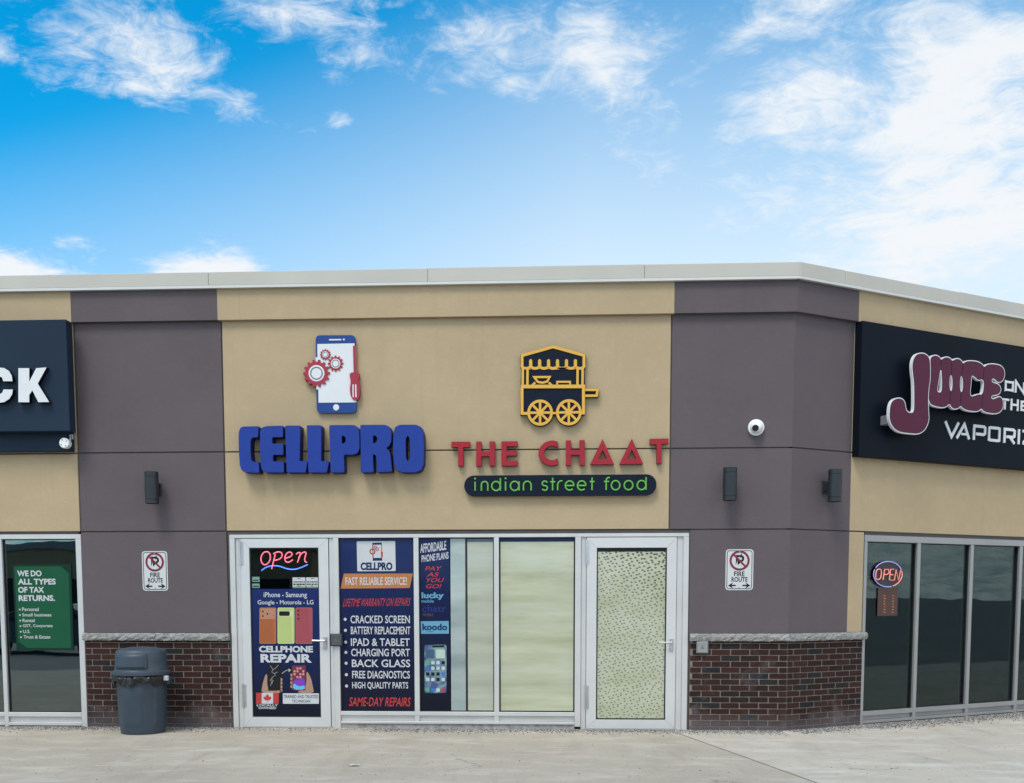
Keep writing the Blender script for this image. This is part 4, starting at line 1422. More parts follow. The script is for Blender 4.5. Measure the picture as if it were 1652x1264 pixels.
b = MB(); z1b, z1t = T10((1250, 494))[0][1], T10((1250, 385))[0][1]; h = z1t - z1b
def vs_(pts, closed=False, w=.026): b.ribbon([(UX2(x), zq + y * h) for x, y in pts], w, c0, c1 + random.uniform(0, .002), closed)
UX2 = lambda px: T10((px, 440))[0][0]; zq = z1b; q = .02 / h
vs_([(1222, .12), (1222, .88), (1230, 1 - q), (1284, 1 - q), (1292, .88), (1292, .12), (1284, q), (1230, q)], True); vs_([(1320, 0), (1320, 1), (1400, 0), (1400, 1)])
mesh('lettering', b, S_WHITE, t); b = MB()
zq, z2t = T10((1290, 677))[0][1], T10((1290, 564))[0][1]; h = z2t - zq; q = .02 / h
UX2 = lambda px: T10((px, 620))[0][0]
vs_([(1188, 1 - q), (1252, 1 - q)]); vs_([(1214, 0), (1214, 1 - 2 * q)]); vs_([(1278, 0), (1278, 1)]); vs_([(1340, 0), (1340, 1)]); vs_([(1278, .5), (1340, .5)])
vs_([(1440, 1 - q), (1376, 1 - q), (1376, q), (1440, q)]); vs_([(1372, .5), (1430, .5)])
mesh('lettering', b, S_WHITE, t)


# ------------------------------------------------------------------ posters and films on the glass
def gradient_print(name, top, bot, z0, z1):
    k = NT(name)
    g = k.n('ShaderNodeTexCoord'); s_ = k.n('ShaderNodeSeparateXYZ'); k.l(g.outputs['Object'], s_.inputs[0])
    n = k.noise(k.coord(), 2.5, 3)
    k.base(k.mix(k.rng(k.math('ADD', s_.outputs[2], k.math('MULTIPLY', n, .25)), z0 + .12, z1 + .12), bot, top))
    return k.set(.4, spec=.15, coat=.14)


def poster(name, label, cat, fr, r, n, m, group=None):
    t = thing(name, label, cat, fr, ((r[0] + r[2]) / 2, n, r[1]), group)
    b = MB(); b.rect(r, n - .003, n); mesh('printed_sheet', b, m, t)
    return t


# --- repair poster on the left door
pn = DN + .004
T = lambda x0, y0, x1, y1, n=None: mrect(MAIN, x0, y0, x1, y1, pn if n is None else n)
r = T(409.0, 950.5, 515.8, 1156.5); r = (dg1[0] + .014, r[1] + .006, dg1[2] - .014, r[3])
pd = poster('repair_poster', 'navy cellphone repair poster with three phone backs on the left glass door', 'poster', MAIN, r, pn, gradient_print('poster_navy', (.010, .022, .115), (.003, .005, .012), 0, r[3] - r[1]))
def ptext(s, box, t, m, n=.0012, **kw):
    b = MB(); b.text(s, T(*box), pn + n, **kw); return mesh('lettering', b, m, t)
def at5(x0, y0, x1, y1): return (360 + x0 / 3.611, 840 + y0 / 3.611, 360 + x1 / 3.611, 840 + y1 / 3.611)
ptext('iPhone - Samsung', at5(236, 418, 488, 456), pd, P_WHITE, bold=.012)
ptext('Google - Motorola - LG', at5(201, 464, 526, 497), pd, P_WHITE, bold=.012)
ptext('CELLPHONE', at5(209, 731, 523, 769), pd, P_WHITE, bold=.045)
ptext('REPAIR', at5(218, 778, 517, 828), pd, P_WHITE, bold=.045)
def P5(*pts): return [meas(MAIN, 360 + x / 3.611, 840 + y / 3.611, pn) for x, y in pts]
def sheet(name, loops, m, t, n, par=None):
    b = MB()
    for l in loops: b.sheet([l] if isinstance(l[0], tuple) else l, pn + n)
    return mesh(name, b, m, par or t)
for x0, x1, nm, c, hl in ((212, 309, 'p_copper', (.32, .10, .04), (.40, .20, .13)), (317, 415, 'p_lemon', (.40, .47, .18), (.52, .57, .31)), (422, 520, 'p_coral', (.30, .065, .08), (.38, .16, .15))):
    ph = sheet('phone_picture', [rounded(P5((x0, 508), (x1, 508), (x1, 718), (x0, 718)), .018)], printed(nm, c), pd, .0012)
    rim_o = rounded(P5((x0, 508), (x1, 508), (x1, 718), (x0, 718)), .018); rim_i = rounded(P5((x0 + 3, 511), (x1 - 3, 511), (x1 - 3, 715), (x0 + 3, 715)), .015)
    b = MB(); b.sheet([rim_o, rim_i], pn + .0016); mesh('phone_rim', b, printed(nm + '_rim', tuple(min(.7, v * 1.25 + .05) for v in c)), ph)
    if nm == 'p_copper':
        sheet('camera_plate', [rounded(P5((x0 + 5, 513), (x1 - 5, 513), (x1 - 5, 575), (x0 + 5, 575)), .012)], printed(nm + '_light', hl), pd, .0018, ph)
        sp = [(232, 530), (232, 557), (259, 544), (292, 553)]
    elif nm == 'p_lemon':
        sheet('camera_plate', [rounded(P5((324, 526), (407, 526), (407, 560), (324, 560)), .015)], printed(nm + '_light', hl), pd, .0018, ph)
        sheet('camera_lens', [rounded(P5((326, 529), (388, 529), (388, 556), (326, 556)), .015)], P_BLACK, pd, .0024, ph); sp = []
    else: sp = [(438, 526), (438, 549), (438, 572)]
    if sp: sheet('camera_lens', [circle(*P5(q)[0], .0105 if q[0] != 292 else .004, 16) for q in sp], P_BLACK, pd, .0024, ph)
    sheet('phone_shine', [P5((x1 - 22, 512), (x1 - 8, 514), (x1 - 8, 714), (x1 - 14, 714))], printed(nm + '_shine', tuple(v * 1.15 for v in c)), pd, .0015, ph)
# hands holding the cracked and the mended phone
sheet('hand_picture', [smooth(P5((222, 1006), (228, 960), (244, 905), (252, 893), (258, 905), (256, 950), (264, 985), (300, 995), (340, 985), (338, 1003), (300, 1006)), 1)]
      + [rounded(P5((330, y), (344, y), (346, y + 17), (330, y + 18)), .006) for y in (918, 938, 960, 980)], P_SKIN, pd, .0012)
sheet('cracked_phone_picture', [rounded(P5((262, 838), (336, 838), (334, 990), (262, 992)), .010)], P_BLACK, pd, .0018)
b = MB()
for q in ([(275, 845), (290, 868), (283, 885)], [(290, 868), (305, 862), (322, 842)], [(285, 885), (300, 892), (318, 882)], [(272, 935), (286, 915), (283, 940), (276, 965)], [(286, 915), (298, 905)], [(300, 892), (305, 906)], [(292, 930), (284, 952)]):
    b.ribbon(P5(*q), .0045, 0, pn + .0024, flat=True)
mesh('crack_marking', b, printed('print_grey', (.38, .38, .40)), pd)
sheet('hand_picture', [smooth(P5((430, 996), (474, 985), (486, 940), (484, 890), (490, 880), (500, 895), (514, 925), (524, 975), (530, 1006), (450, 1006)), 1)]
      + [rounded(P5((391, y), (405, y), (405, y + 17), (393, y + 16)), .006) for y in (893, 915, 938, 960)], P_SKIN, pd, .0012)
mp = sheet('mended_phone_picture', [rounded(P5((402, 845), (481, 845), (480, 990), (403, 990)), .010)], printed('print_plum', (.16, .030, .055)), pd, .0018)
sheet('wallpaper', [smooth(P5((407, 935), (440, 922), (477, 920), (477, 985), (407, 985)), 1)], printed('print_violet', (.16, .05, .42)), pd, .0024, mp)
sheet('wallpaper', [smooth(P5((407, 945), (440, 968), (477, 960), (477, 986), (407, 986)), 1)], printed('print_sky', (.12, .42, .62)), pd, .0028, mp)
sheet('app_icon', [rounded(P5((411 + i * 17, 856 + j * 17), (422 + i * 17, 856 + j * 17), (422 + i * 17, 868 + j * 17), (411 + i * 17, 868 + j * 17)), .003) for i in range(4) for j in range(4) if (i + j) % 3], printed('print_pink', (.58, .28, .26)), pd, .0028, mp)
b = MB(); b.ribbon(P5(*[(342 + 44 * i / 8, 893 - 22 * math.sin(i / 8 * 1.7)) for i in range(9)]), .006, 0, pn + .002, flat=True)
b.sheet([P5((380, 862), (396, 872), (382, 884))], pn + .002); mesh('arrow_marking', b, printed('print_straw', (.45, .48, .20)), pd)
# flag, plate
sheet('flag_picture', [P5((192, 1004), (324, 1004), (324, 1068), (192, 1068))], P_WHITE, pd, .0014)
fl = [P5((192, 1004), (225, 1004), (225, 1068), (192, 1068)), P5((291, 1004), (324, 1004), (324, 1068), (291, 1068))]
half = [(0, -26), (5, -16), (11, -19), (9, -6), (15, -12), (17, -8), (24, -9), (21, -2), (25, 0), (14, 9), (15, 13), (2, 11), (1.5, 24)]
leaf = half + [(-x, y) for x, y in half[::-1] if x > 0]
fl.append(P5(*[(258 + x * 1.0, 1036 + y) for x, y in leaf]))
sheet('maple_leaf_flag_red', fl, P_RED, pd, .0020)
ptext('LOCALLY', at5(196, 1070, 320, 1083), pd, P_WHITE, bold=.03); ptext('OWNED', at5(206, 1086, 309, 1099), pd, P_WHITE, bold=.03)
sheet('text_plate', [rounded(P5((348, 1007), (558, 1007), (558, 1068), (348, 1068)), .006)], printed('print_pale', (.52, .54, .54)), pd, .0014)
ptext('TRAINED AND TRUSTED', at5(353, 1017, 554, 1036), pd, P_NAVY, .0022, bold=.012); ptext('TECHNICIAN', at5(401, 1044, 508, 1061), pd, P_NAVY, .0022, bold=.012)

# --- neon open on the door glass
NN = DN + .022
def P3(*pts): return [(*meas(MAIN, 400 + x / 8.43, 860 + y / 8.43, NN), ) for x, y in pts]
def neon(mb, pts, r_=.0068, closed=False, sm=2):
    p_ = P3(*pts)
    for _ in range(sm):
        if closed: p_ = smooth(p_, 1)
        else:
            q = [p_[0]]
            for a, b_ in zip(p_, p_[1:]): q += [(a[0] * .75 + b_[0] * .25, a[1] * .75 + b_[1] * .25), (a[0] * .25 + b_[0] * .75, a[1] * .25 + b_[1] * .75)]
            p_ = q + [p_[-1]]
    mb.tube([(u_, NN, z_) for u_, z_ in p_], r_, 8, closed)
c = meas(MAIN, 458, 918, NN)
t = thing('neon_open_script', 'pink neon script reading Open over a blue wave on the left door', 'neon sign', MAIN, (c[0], NN, c[1]))
b = MB()
neon(b, [(250, 255), (205, 270), (175, 330), (180, 400), (220, 440), (265, 425), (305, 370), (305, 300), (280, 262)], closed=True)
neon(b, [(372, 290), (345, 400), (322, 492)]); neon(b, [(345, 285), (400, 258), (450, 262), (470, 300), (450, 345), (400, 370), (345, 375)])
neon(b, [(505, 345), (560, 335), (605, 300), (590, 262), (540, 265), (505, 310), (500, 365), (520, 400), (565, 400), (610, 365)])
neon(b, [(655, 290), (695, 262), (720, 280), (672, 405)]); neon(b, [(690, 340), (730, 275), (775, 258), (795, 275), (770, 345), (775, 395), (802, 400)])
mesh('neon_tube', b, M_NEON_PINK, t, shade=True)
b = MB(); neon(b, [(185, 512), (240, 470), (330, 445), (430, 452), (540, 495), (640, 500), (730, 470), (812, 432)], .0065)
mesh('neon_wave', b, M_NEON_BLUE, t, shade=True)
b = MB()
for q in ((250, 255), (395, 262), (560, 262), (725, 275), (330, 447), (640, 500)):
    p_ = P3(q)[0]; b.lathe([(.006, DN + .001), (.006, NN - .004)], p_[0], 0, 8, 'N', o=p_[1])
mesh('tube_support', b, P_BLACK, t)

# --- small notices on the door glass
nt = 'two small white notices on the left door'
P3n = lambda x0, y0, x1, y1: mrect(MAIN, 400 + x0 / 8.43, 860 + y0 / 8.43, 400 + x1 / 8.43, 860 + y1 / 8.43, pn)
for i, (x0, x1, lb) in enumerate(((607, 782, 'small white notice under the neon, the one nearer the middle of the door'), (793, 962, 'small white notice under the neon, the one touching the door frame'))):
    r = P3n(x0, 606, x1, 752)
    n_ = poster('door_notice', lb, 'notice', MAIN, r, pn, P_WHITE, nt)
    b = MB(); b.rect((r[0], r[1], r[2], r[1] + .018), pn, pn + .001); mesh('green_band', b, printed('print_teal', (.10, .26, .22)), n_)
    b = MB()
    for yy, hh in ((618, 8), (660, 15), (690, 20), (718, 8)):                # fine print far below what the picture resolves
        xx = x0 + 12
        while xx < x1 - 14:
            ww = random.uniform(8, 34); xe_ = min(xx + ww, x1 - 8)
            if 640 < yy < 715 or xx > x0 + 50 and xe_ < x1 - 50: b.rect(P3n(xx, yy, xe_, yy + hh), pn + .0008, pn + .0012)
            xx = xe_ + 7
    mesh('fine_print', b, P_BLACK, n_)
for i, (y0, y1, lb) in enumerate(((598, 668, 'tiny pale green sticker on the left door glass, upper of the two'), (690, 750, 'tiny pale green sticker on the left door glass, touching the poster below'))):
    r = P3n(58, y0, 158, y1)
    n_ = poster('door_sticker', lb, 'sticker', MAIN, r, pn, printed('print_mint', (.17, .28, .25)), 'stickers on the left door glass')
    b = MB(); b.rect((r[0] + .01, r[1] + .012, r[2] - .01, r[1] + .024), pn, pn + .001); mesh('print_band', b, P_GREEN_D, n_)

# --- services poster
pn = PN
r6 = lambda x0, y0, x1, y1: (530 + x0 / 3.718, 850 + y0 / 3.718, 530 + x1 / 3.718, 850 + y1 / 3.718)
P6 = lambda *pts: [meas(MAIN, 530 + x / 3.718, 850 + y / 3.718, pn) for x, y in pts]
r = (XM1b + .012, ZS1 + .012, XM2a - .012, ZHB - .012)
ps = poster('services_poster', 'tall navy window poster with an orange banner and a bulleted list of repairs', 'poster', MAIN, r, pn, gradient_print('poster_navy_b', (.009, .020, .100), (.004, .006, .022), .2, r[3] - r[1]))
lp = sheet('logo_plate', [rounded(P6((169, 88), (400, 86), (403, 266), (173, 268)), .012)], P_WHITE, ps, .0014)
ptext('CELLPRO', r6(192, 214, 384, 262), ps, P_NAVY, .0022, bold=.05)
sheet('phone_logo', [P6((263, 97), (319, 96), (320, 108), (264, 109)), P6((265, 188), (322, 187), (322, 204), (266, 205)), P6((263, 108), (268, 108), (270, 190), (265, 190)), P6((316, 108), (319, 108), (322, 188), (318, 188))], P_NAVY, ps, .0020)
b = MB()
for gx, gy, gr in ((264, 149, 15), (280, 123, 7), (292, 135, 8)):
    c = P6((gx, gy))[0]; b.ribbon(circle(*c, gr / 3.718 / 142, 18), .014 if gr > 10 else .009, 0, pn + .0026, True, flat=True)
b.sheet([P6((314, 150), (326, 150), (326, 184), (316, 184))], pn + .0026); b.sheet([P6((318, 112), (321, 112), (321, 150), (318, 150))], pn + .0026)
mesh('gear_logo', b, P_RED, ps)
sheet('orange_banner', [P6((92, 282), (506, 281), (487, 368), (72, 372))], P_ORANGE, ps, .0014)
ptext('FAST RELIABLE SERVICE!', r6(102, 303, 470, 350), ps, P_WHITE, .0022, bold=.014)
ptext('LIFETIME WARRANTY ON REPAIRS', r6(84, 432, 497, 480), ps, P_RED, shear=.28, bold=.006, slope=.012)
for i, (s_, y0, y1, x0, x1, yb) in enumerate((('CRACKED SCREEN', 533, 580, 132, 488, 556), ('BATTERY REPLACEMENT', 599, 646, 134, 491, 622), ('IPAD & TABLET', 670, 716, 134, 487, 693), ('CHARGING PORT', 732, 778, 136, 488, 754), ('BACK GLASS', 797, 843, 140, 490, 819), ('FREE DIAGNOSTICS', 865, 911, 142, 488, 888), ('HIGH QUALITY PARTS', 932, 978, 142, 478, 956))):
    ptext(s_, r6(x0, y0, x1, y1), ps, P_WHITE, bold=.014)
    c = P6((100 + i * 1.4, yb))[0]
    sheet('bullet_dot', [circle(*c, .0175, 16)], P_WHITE, ps, .0014)
ptext('SAME-DAY REPAIRS', r6(122, 1024, 496, 1078), ps, P_RED, shear=.14, bold=.012)

# --- phone plans poster
r = (XM2b + .012, ZS1 + .012, mu(MAIN, 726, mid, pn), ZHB - .012)
pp = poster('phone_plans_poster', 'narrow navy phone plans poster with one tall phone picture near the bottom', 'poster', MAIN, r, pn, gradient_print('poster_navy_c', (.008, .016, .085), (.003, .005, .015), .3, r[3] - r[1]))
ptext('AFFORDABLE', r6(550, 104, 706, 160), pp, P_WHITE, bold=.02, slope=.13); ptext('PHONE PLANS', r6(558, 172, 720, 214), pp, P_WHITE, bold=.02, slope=.13)
for s_, x0, x1, y0, y1 in (('PAY', 578, 682, 238, 264), ('AS', 588, 666, 274, 300), ('YOU', 576, 694, 308, 334), ('GO!', 580, 680, 344, 370)):
    ptext(s_, r6(x0, y0, x1, y1), pp, P_RED, shear=.4, bold=.012)
ptext('lucky', r6(558, 394, 692, 440), pp, P_CYAN, bold=.04); ptext('mobile', r6(558, 436, 632, 456), pp, P_CYAN, bold=.01)
ptext('chatr', r6(562, 470, 706, 512), pp, P_LILAC, bold=.01); ptext('MOBILE', r6(566, 520, 628, 537), pp, printed('print_brown', (.10, .065, .055)), bold=.01)
sheet('blue_plate', [P6((553, 568), (721, 566), (722, 642), (555, 643))], P_CYAN, pp, .0014)
ptext('koodo', r6(563, 582, 712, 622), pp, P_NAVY, .0022, bold=.035); ptext('mobile', r6(588, 625, 630, 633), pp, P_NAVY, .0022)
ph = sheet('phone_picture', [rounded(P6((570, 705), (713, 703), (712, 1002), (572, 1003)), .028)], P_BLACK, pp, .0014)
k = NT('phone_wallpaper'); nz = k.noise(k.coord(), 5, 4, .5, 1.2); k.base(k.mix(k.rng(nz, .38, .62), (.035, .065, .20), (.20, .32, .31))); M_WALL = k.set(.35, coat=.6)
sheet('phone_display', [rounded(P6((575, 710), (708, 708), (707, 997), (577, 998)), .022)], M_WALL, pp, .0020, ph)
sheet('display_island', [rounded(P6((622, 712), (696, 711), (696, 724), (622, 725)), .012)], P_BLACK, pp, .0026, ph)
sheet('widget', [rounded(P6((583, 737), (636, 737), (636, 790), (583, 790)), .01)], printed('print_slate', (.05, .10, .16)), pp, .0026, ph)
sheet('widget', [rounded(P6((645, 737), (699, 737), (699, 790), (645, 790)), .01)], printed('print_mist', (.42, .52, .46)), pp, .0026, ph)
icm = [P_WHITE, printed('icon_green', (.08, .36, .12)), P_BLACK, printed('icon_blue', (.04, .16, .50)), printed('print_mist', (.42, .52, .46)), P_RED]
idx = [[1, 4, 0, 2], [3, 4, 4, 0], [2, 2, 2, 3], [4, 0, 2, 4]]
cell = {}
for j, row in enumerate(idx + [[1, 3, 0, 5]]):
    for i, m_ in enumerate(row):
        x, y = 595 + i * 31, (816, 849, 884, 917, 980)[j]
        cell.setdefault(m_, []).append(rounded(P6((x - 10, y - 10), (x + 10, y - 10), (x + 10, y + 10), (x - 10, y + 10)), .006))
for m_, ls in cell.items(): sheet('app_icon', ls, icm[m_], pp, .0026, ph)


# --- paper and film behind the food shop glass
def streak_film(name, a, b_, c_, sc=9.0):
    k = NT(name)
    f = k.noise(k.coord((.10, 1, 1), loc=(2, 0, 3)), sc * .62, 5, .6, .12); g = k.noise(k.coord((.5, 1, 1)), 2.0, 3, .5)
    f2 = k.noise(k.coord((.06, 1, 1), loc=(5, 0, 1)), 30, 4, .6, .05)
    col = k.mix(k.rng(f, .36, .64), a, b_); col = k.mix(k.math('MULTIPLY', k.rng(g, .45, .65), .6), col, c_)
    col = k.mix(k.math('MULTIPLY', k.rng(f2, .6, .7), .30), col, tuple(x * .7 for x in a))
    k.base(col); k.bump(f, .25, .02)
    return k.set(.6, coat=.75, coat_rough=.02)


M_FILM = streak_film('paper_film', (.335, .34, .215), (.47, .48, .345), (.46, .48, .41))
M_FILM2 = streak_film('paper_film_grey', (.30, .315, .235), (.42, .435, .345), (.39, .41, .37))
r = (XM3b + .016, ZS1 + .014, XM4a - .016, ZHB - .05)
t = poster('window_paper', 'wide pale green paper sheet covering the window beside the dotted door', 'window paper', MAIN, r, PN, M_FILM, 'papers covering the food shop windows')
b = MB(); b.rect((r[0], r[3] + .002, r[2], r[3] + .034), PN - .003, PN - .0005); mesh('top_tape', b, P_NAVY, t)
r = (mu(MAIN, 754.5, mid, PN), ZS1 + .014, XM3a - .012, ZHB - .05)
t = poster('window_paper', 'narrow grey green paper sheet left of the wide one, beyond a thin black bar', 'window paper', MAIN, r, PN, M_FILM2, 'papers covering the food shop windows')
b = MB(); b.rect((r[0], r[3] + .002, r[2], r[3] + .034), PN - .003, PN - .0005); mesh('top_tape', b, plain('tape_slate', (.10, .14, .19), .4), t)
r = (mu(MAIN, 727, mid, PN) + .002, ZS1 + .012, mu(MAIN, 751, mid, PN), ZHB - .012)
k = NT('painted_reflection'); f = k.noise(k.coord((.3, 1, 1)), 2.6, 4, .5, .2); k.base(k.mix(k.rng(f, .35, .66), (.20, .25, .25), (.42, .47, .46))); M_PALE_REFL = k.set(.30, coat=.8)  # pale reflection of the clear glass strip, painted as opaque grey streaks
t = poster('glass_reflection_strip', 'upright strip of painted pale glass reflection between the phone plans poster and the black bar', 'window film', MAIN, r, PN, M_PALE_REFL)
r = (r[2] + .001, ZS1 + .012, r[2] + .021, ZHB - .012)
t = poster('window_divider_bar', 'thin upright black bar on the glass between painted reflection strip and grey green paper', 'glass joint', MAIN, r, PN + .003, M_GASKET)
# dotted film on the right door
k = NT('dotted_film')
v = k.coord((19, 1, 28), rot=(0, R(24), 0))
vo = k.n('ShaderNodeTexVoronoi'); vo.voronoi_dimensions = '2D'; vo.inputs['Scale'].default_value = 1.0; vo.inputs['Randomness'].default_value = .62
s_ = k.n('ShaderNodeSeparateXYZ'); k.l(v, s_.inputs[0]); cb = k.n('ShaderNodeCombineXYZ'); k.l(s_.outputs[0], cb.inputs[0]); k.l(s_.outputs[2], cb.inputs[1])
k.l(cb.outputs[0], vo.inputs['Vector'])
big = k.noise(k.coord(loc=(1.2, 0, .4)), 2.2, 3); sp = k.n('ShaderNodeSeparateXYZ'); k.l(k.coord(), sp.inputs[0])
# dabs are larger and darker towards the top corner on the handle side, as printed
cor = k.rng(k.math('ADD', sp.outputs[2], k.math('MULTIPLY', sp.outputs[0], .55)), 1.35, 2.1)
th = k.math('ADD', k.math('ADD', k.rng(big, .35, .7, .17, .225), k.math('MULTIPLY', cor, .11)), k.math('MULTIPLY', k.noise(cb.outputs[0], .9, 2), .06))
dab = k.rng(k.math('SUBTRACT', vo.outputs['Distance'], th), -.05, .035, 1, 0)
pap = k.mix(k.rng(k.noise(k.coord((.5, 1, 1)), 3.2, 4), .35, .68), (.365, .375, .245), (.46, .475, .37))
dark = k.mix(cor, k.mix(k.rng(big, .4, .6), (.105, .135, .11), (.17, .20, .16)), (.02, .025, .025))
k.base(k.mix(dab, pap, dark)); M_DOT = k.set(.55, coat=.8, coat_rough=.015)
pn = DN + .004
r = (dg2[0] + .014, dg2[1] + .014, dg2[2] - .014, dg2[3] - .045)
t = poster('dotted_door_film', 'cream film scattered with small dark leaf dabs, filling the right glass door', 'window film', MAIN, r, pn, M_DOT)
b = MB(); b.rect((r[0], r[3] + .001, r[2], r[3] + .032), pn - .003, pn - .0005); mesh('top_tape', b, P_BLACK, t)

# --- tax poster
pn = PN
p2 = lambda x0, y0, x1, y1: (x0 / 2.4125, 740 + y0 / 2.4125, x1 / 2.4125, 740 + y1 / 2.4125)
P2 = lambda *pts: [meas(MAIN, x / 2.4125, 740 + y / 2.4125, pn) for x, y in pts]
c = P2((170, 748))[0]
t = thing('tax_poster', 'green tax returns poster with white lettering and clipped corners in the left window', 'poster', MAIN, (c[0], pn, c[1]))
b = MB(); b.prism([P2((48, 414), (276, 412), (287, 747), (64, 748))], pn - .003, pn); mesh('printed_sheet', b, P_GREEN_D, t)
b = MB(); b.sheet([P2((55, 421), (236, 420), (268, 448), (277, 737), (108, 738), (72, 712))], pn + .0012); mesh('green_field', b, P_GREEN, t)
for s_, x0, y0, x1, y1, bo in (('WE DO', 67, 436, 162, 459, .035), ('ALL TYPES', 70, 468, 217, 491, .035), ('OF TAX', 71, 500, 172, 523, .035), ('RETURNS.', 73, 532, 214, 555, .035), ('Personal', 86, 580, 151, 594, .012), ('Small business', 87, 602, 200, 615, .012),
                              ('Rental', 88, 624, 135, 637, .012), ('GST, Corporate', 89, 645, 205, 660, .012), ('U.S.', 90, 667, 118, 680, .012), ('Trust & Estate', 92, 688, 196, 701, .012)):
    ptext(s_, p2(x0, y0, x1, y1), t, P_WHITE, .0020, bold=bo)
sheet('bullet_dot', [circle(*P2((77 + i, 588 + i * 21.6))[0], .010, 10) for i in range(6)], P_WHITE, t, .0020)

# --- oval neon and opening hours on the right window
NO = PN + .02
PO = lambda *pts: [meas(SIDE, 1090 + x / 2.9395, 840 + y / 2.9395, NO) for x, y in pts]
c = PO((1007, 255))[0]
t = thing('neon_open_oval', 'red neon OPEN inside a violet oval, on the first window of the angled wall', 'neon sign', SIDE, (c[0], NO, c[1]))
rx_ = PO((1074, 255))[0][0] - c[0]; rz_ = PO((1007, 195))[0][1] - c[1]
b = MB(); b.prism([circle(c[0], c[1], rx_ * .98, 36, rz_ * .98)], NO - .022, NO - .012); mesh('backing_plate', b, plain('neon_backing', (.022, .020, .022), .35), t)
for a0, a1, m in ((20, 150, M_NEON_VIOLET), (160, 285, M_NEON_VIOLET), (292, 375, M_NEON_RED)):
    b = MB(); b.tube([(u_, NO, z_) for u_, z_ in arc(c[0], c[1], rx_, a0, a1, 24, rz_)], .0055, 8); mesh('neon_tube', b, m, t, shade=True)
b = MB()
def no(pts, closed=False): b.tube([(u_, NO + .004, z_) for u_, z_ in PO(*pts)], .0058, 8, closed)
no(smooth([(962, 230), (976, 234), (972, 276), (956, 282), (946, 274), (950, 236)], 2), True)
no([(982, 282), (990, 232), (1008, 232), (1010, 250), (1002, 256), (988, 257)])
no([(1034, 232), (1018, 231), (1012, 282), (1030, 284)]); no([(1015, 257), (1030, 258)])
no([(1036, 284), (1044, 234), (1056, 284), (1066, 236)])
mesh('neon_lettering', b, M_NEON_RED, t, shade=True)
pn = PN
rr_ = mrect(SIDE, 1090 + 958 / 2.9395, 840 + 320 / 2.9395, 1090 + 1053 / 2.9395, 840 + 452 / 2.9395, pn)
t = poster('hours_sign', 'brown opening hours board with faint orange print, hanging under the oval neon', 'sign', SIDE, rr_, pn, plain('hours_brown', (.060, .026, .020), .4))
b = MB()
for i, x in enumerate((990, 1030)):
    for j in range(7):
        y = 355 + j * 13
        q = mrect(SIDE, 1090 + (x - 4 + random.uniform(-2, 2)) / 2.9395, 840 + y / 2.9395, 1090 + (x + 5 + random.uniform(-2, 3)) / 2.9395, 840 + (y + 5) / 2.9395, pn)
        b.rect(q, pn + .0005, pn + .001)
mesh('faint_print', b, printed('print_amber', (.42, .14, .06)), t)

# ------------------------------------------------------------------ the bin
BX, BY = -4.722, .455                              # n in front of the wall
t = thing('trash_bin', 'grey blue round plastic trash bin with domed lid and black bag', 'trash bin', MAIN, (BX, BY, 0))
b = MB()
prof = [(.222, 0), (.236, .006), (.240, .03), (.243, .10), (.262, .54), (.266, .575), (.282, .585), (.286, .60), (.286, .622), (.276, .628)]
b.lathe(prof, BX, BY, 64)
mesh('bin_body', b, BIN, t, shade=True)
def curved_panel(mb, r_of_z, a0, a1, z0, z1, th, ang_in=6, k=14, rc=.05):
    """raised rounded panel lying on a round body; angle 0 faces out of the wall."""
    zs = [z0 + (z1 - z0) * i / 10 for i in range(11)]
    vs, fs = [], []
    for z in zs:
        for i in range(k + 1):
            a = R(a0 + (a1 - a0) * i / k); r_ = r_of_z(z) + th
            edge = (i in (0, k)) or z in (zs[0], zs[-1])
            if edge: r_ -= th + .004
            vs.append((BX + r_ * math.sin(a), -BY - r_ * math.cos(a), z))
    for q in range(10):
        for i in range(k): fs.append((q * (k + 1) + i, q * (k + 1) + i + 1, (q + 1) * (k + 1) + i + 1, (q + 1) * (k + 1) + i))
    mb.add(vs, fs)
b = MB(); rz2 = lambda z: .243 + (z - .1) / .44 * .019
for ac in (-8, 82, -98, 172): curved_panel(b, rz2, ac - 34, ac + 34, .06, .545, .007)
mesh('body_panel', b, BIN, t, shade=True)
for s in (-1, 1):
    b = MB(); b.box(BX + s * .30 - .028, BX + s * .30 + .028, BY - .05, BY + .05, .545, .625, .008); b.box(BX + s * .318 - .03, BX + s * .318 + .03, BY - .06, BY + .06, .600, .622, .006)
    mesh('carry_handle', b, BIN, t)
# bag folded over the rim
b = MB(); seg = 96; vs, fs = [], []
for j, (rr, zz) in enumerate(((.268, .665), (.292, .652), (.306, .625), (.302, .585), (.296, .562))):
    for i in range(seg):
        a = 2 * math.pi * i / seg
        w = .006 * math.sin(9 * a + j) + .004 * math.sin(23 * a + 2 * j) + random.uniform(-.003, .003)
        dz_ = (.022 * math.sin(5 * a + 1) + .014 * math.sin(13 * a)) * (1 if j >= 3 else .25)
        vs.append((BX + (rr + w) * math.cos(a), -BY + (rr + w) * math.sin(a), zz + dz_))
for j in range(4):
    for i in range(seg): fs.append((j * seg + i, j * seg + (i + 1) % seg, (j + 1) * seg + (i + 1) % seg, (j + 1) * seg + i))
mesh('bin_bag', b.add(vs, fs), BAG, t)
b = MB(); b.box(BX + .285, BX + .335, BY + .06, BY + .10, .590, .645, .006); mesh('bag_tag', b, plain('tag_pale', (.45, .46, .47), .5), t)
b = MB()
b.lathe([(.270, .650), (.302, .652), (.312, .660), (.314, .690), (.306, .698), (.288, .702), (.280, .712), (.274, .80), (.268, .896), (.263, .914), (.250, .929), (.20, .944), (.12, .957), (.04, .963), (.002, .963)], BX, BY, 64)
lid = mesh('bin_lid', b, BIN_L, t, shade=True)
b = MB(); rz3 = lambda z: .280 - (z - .712) / .173 * .016
a0, a1 = -46, 38
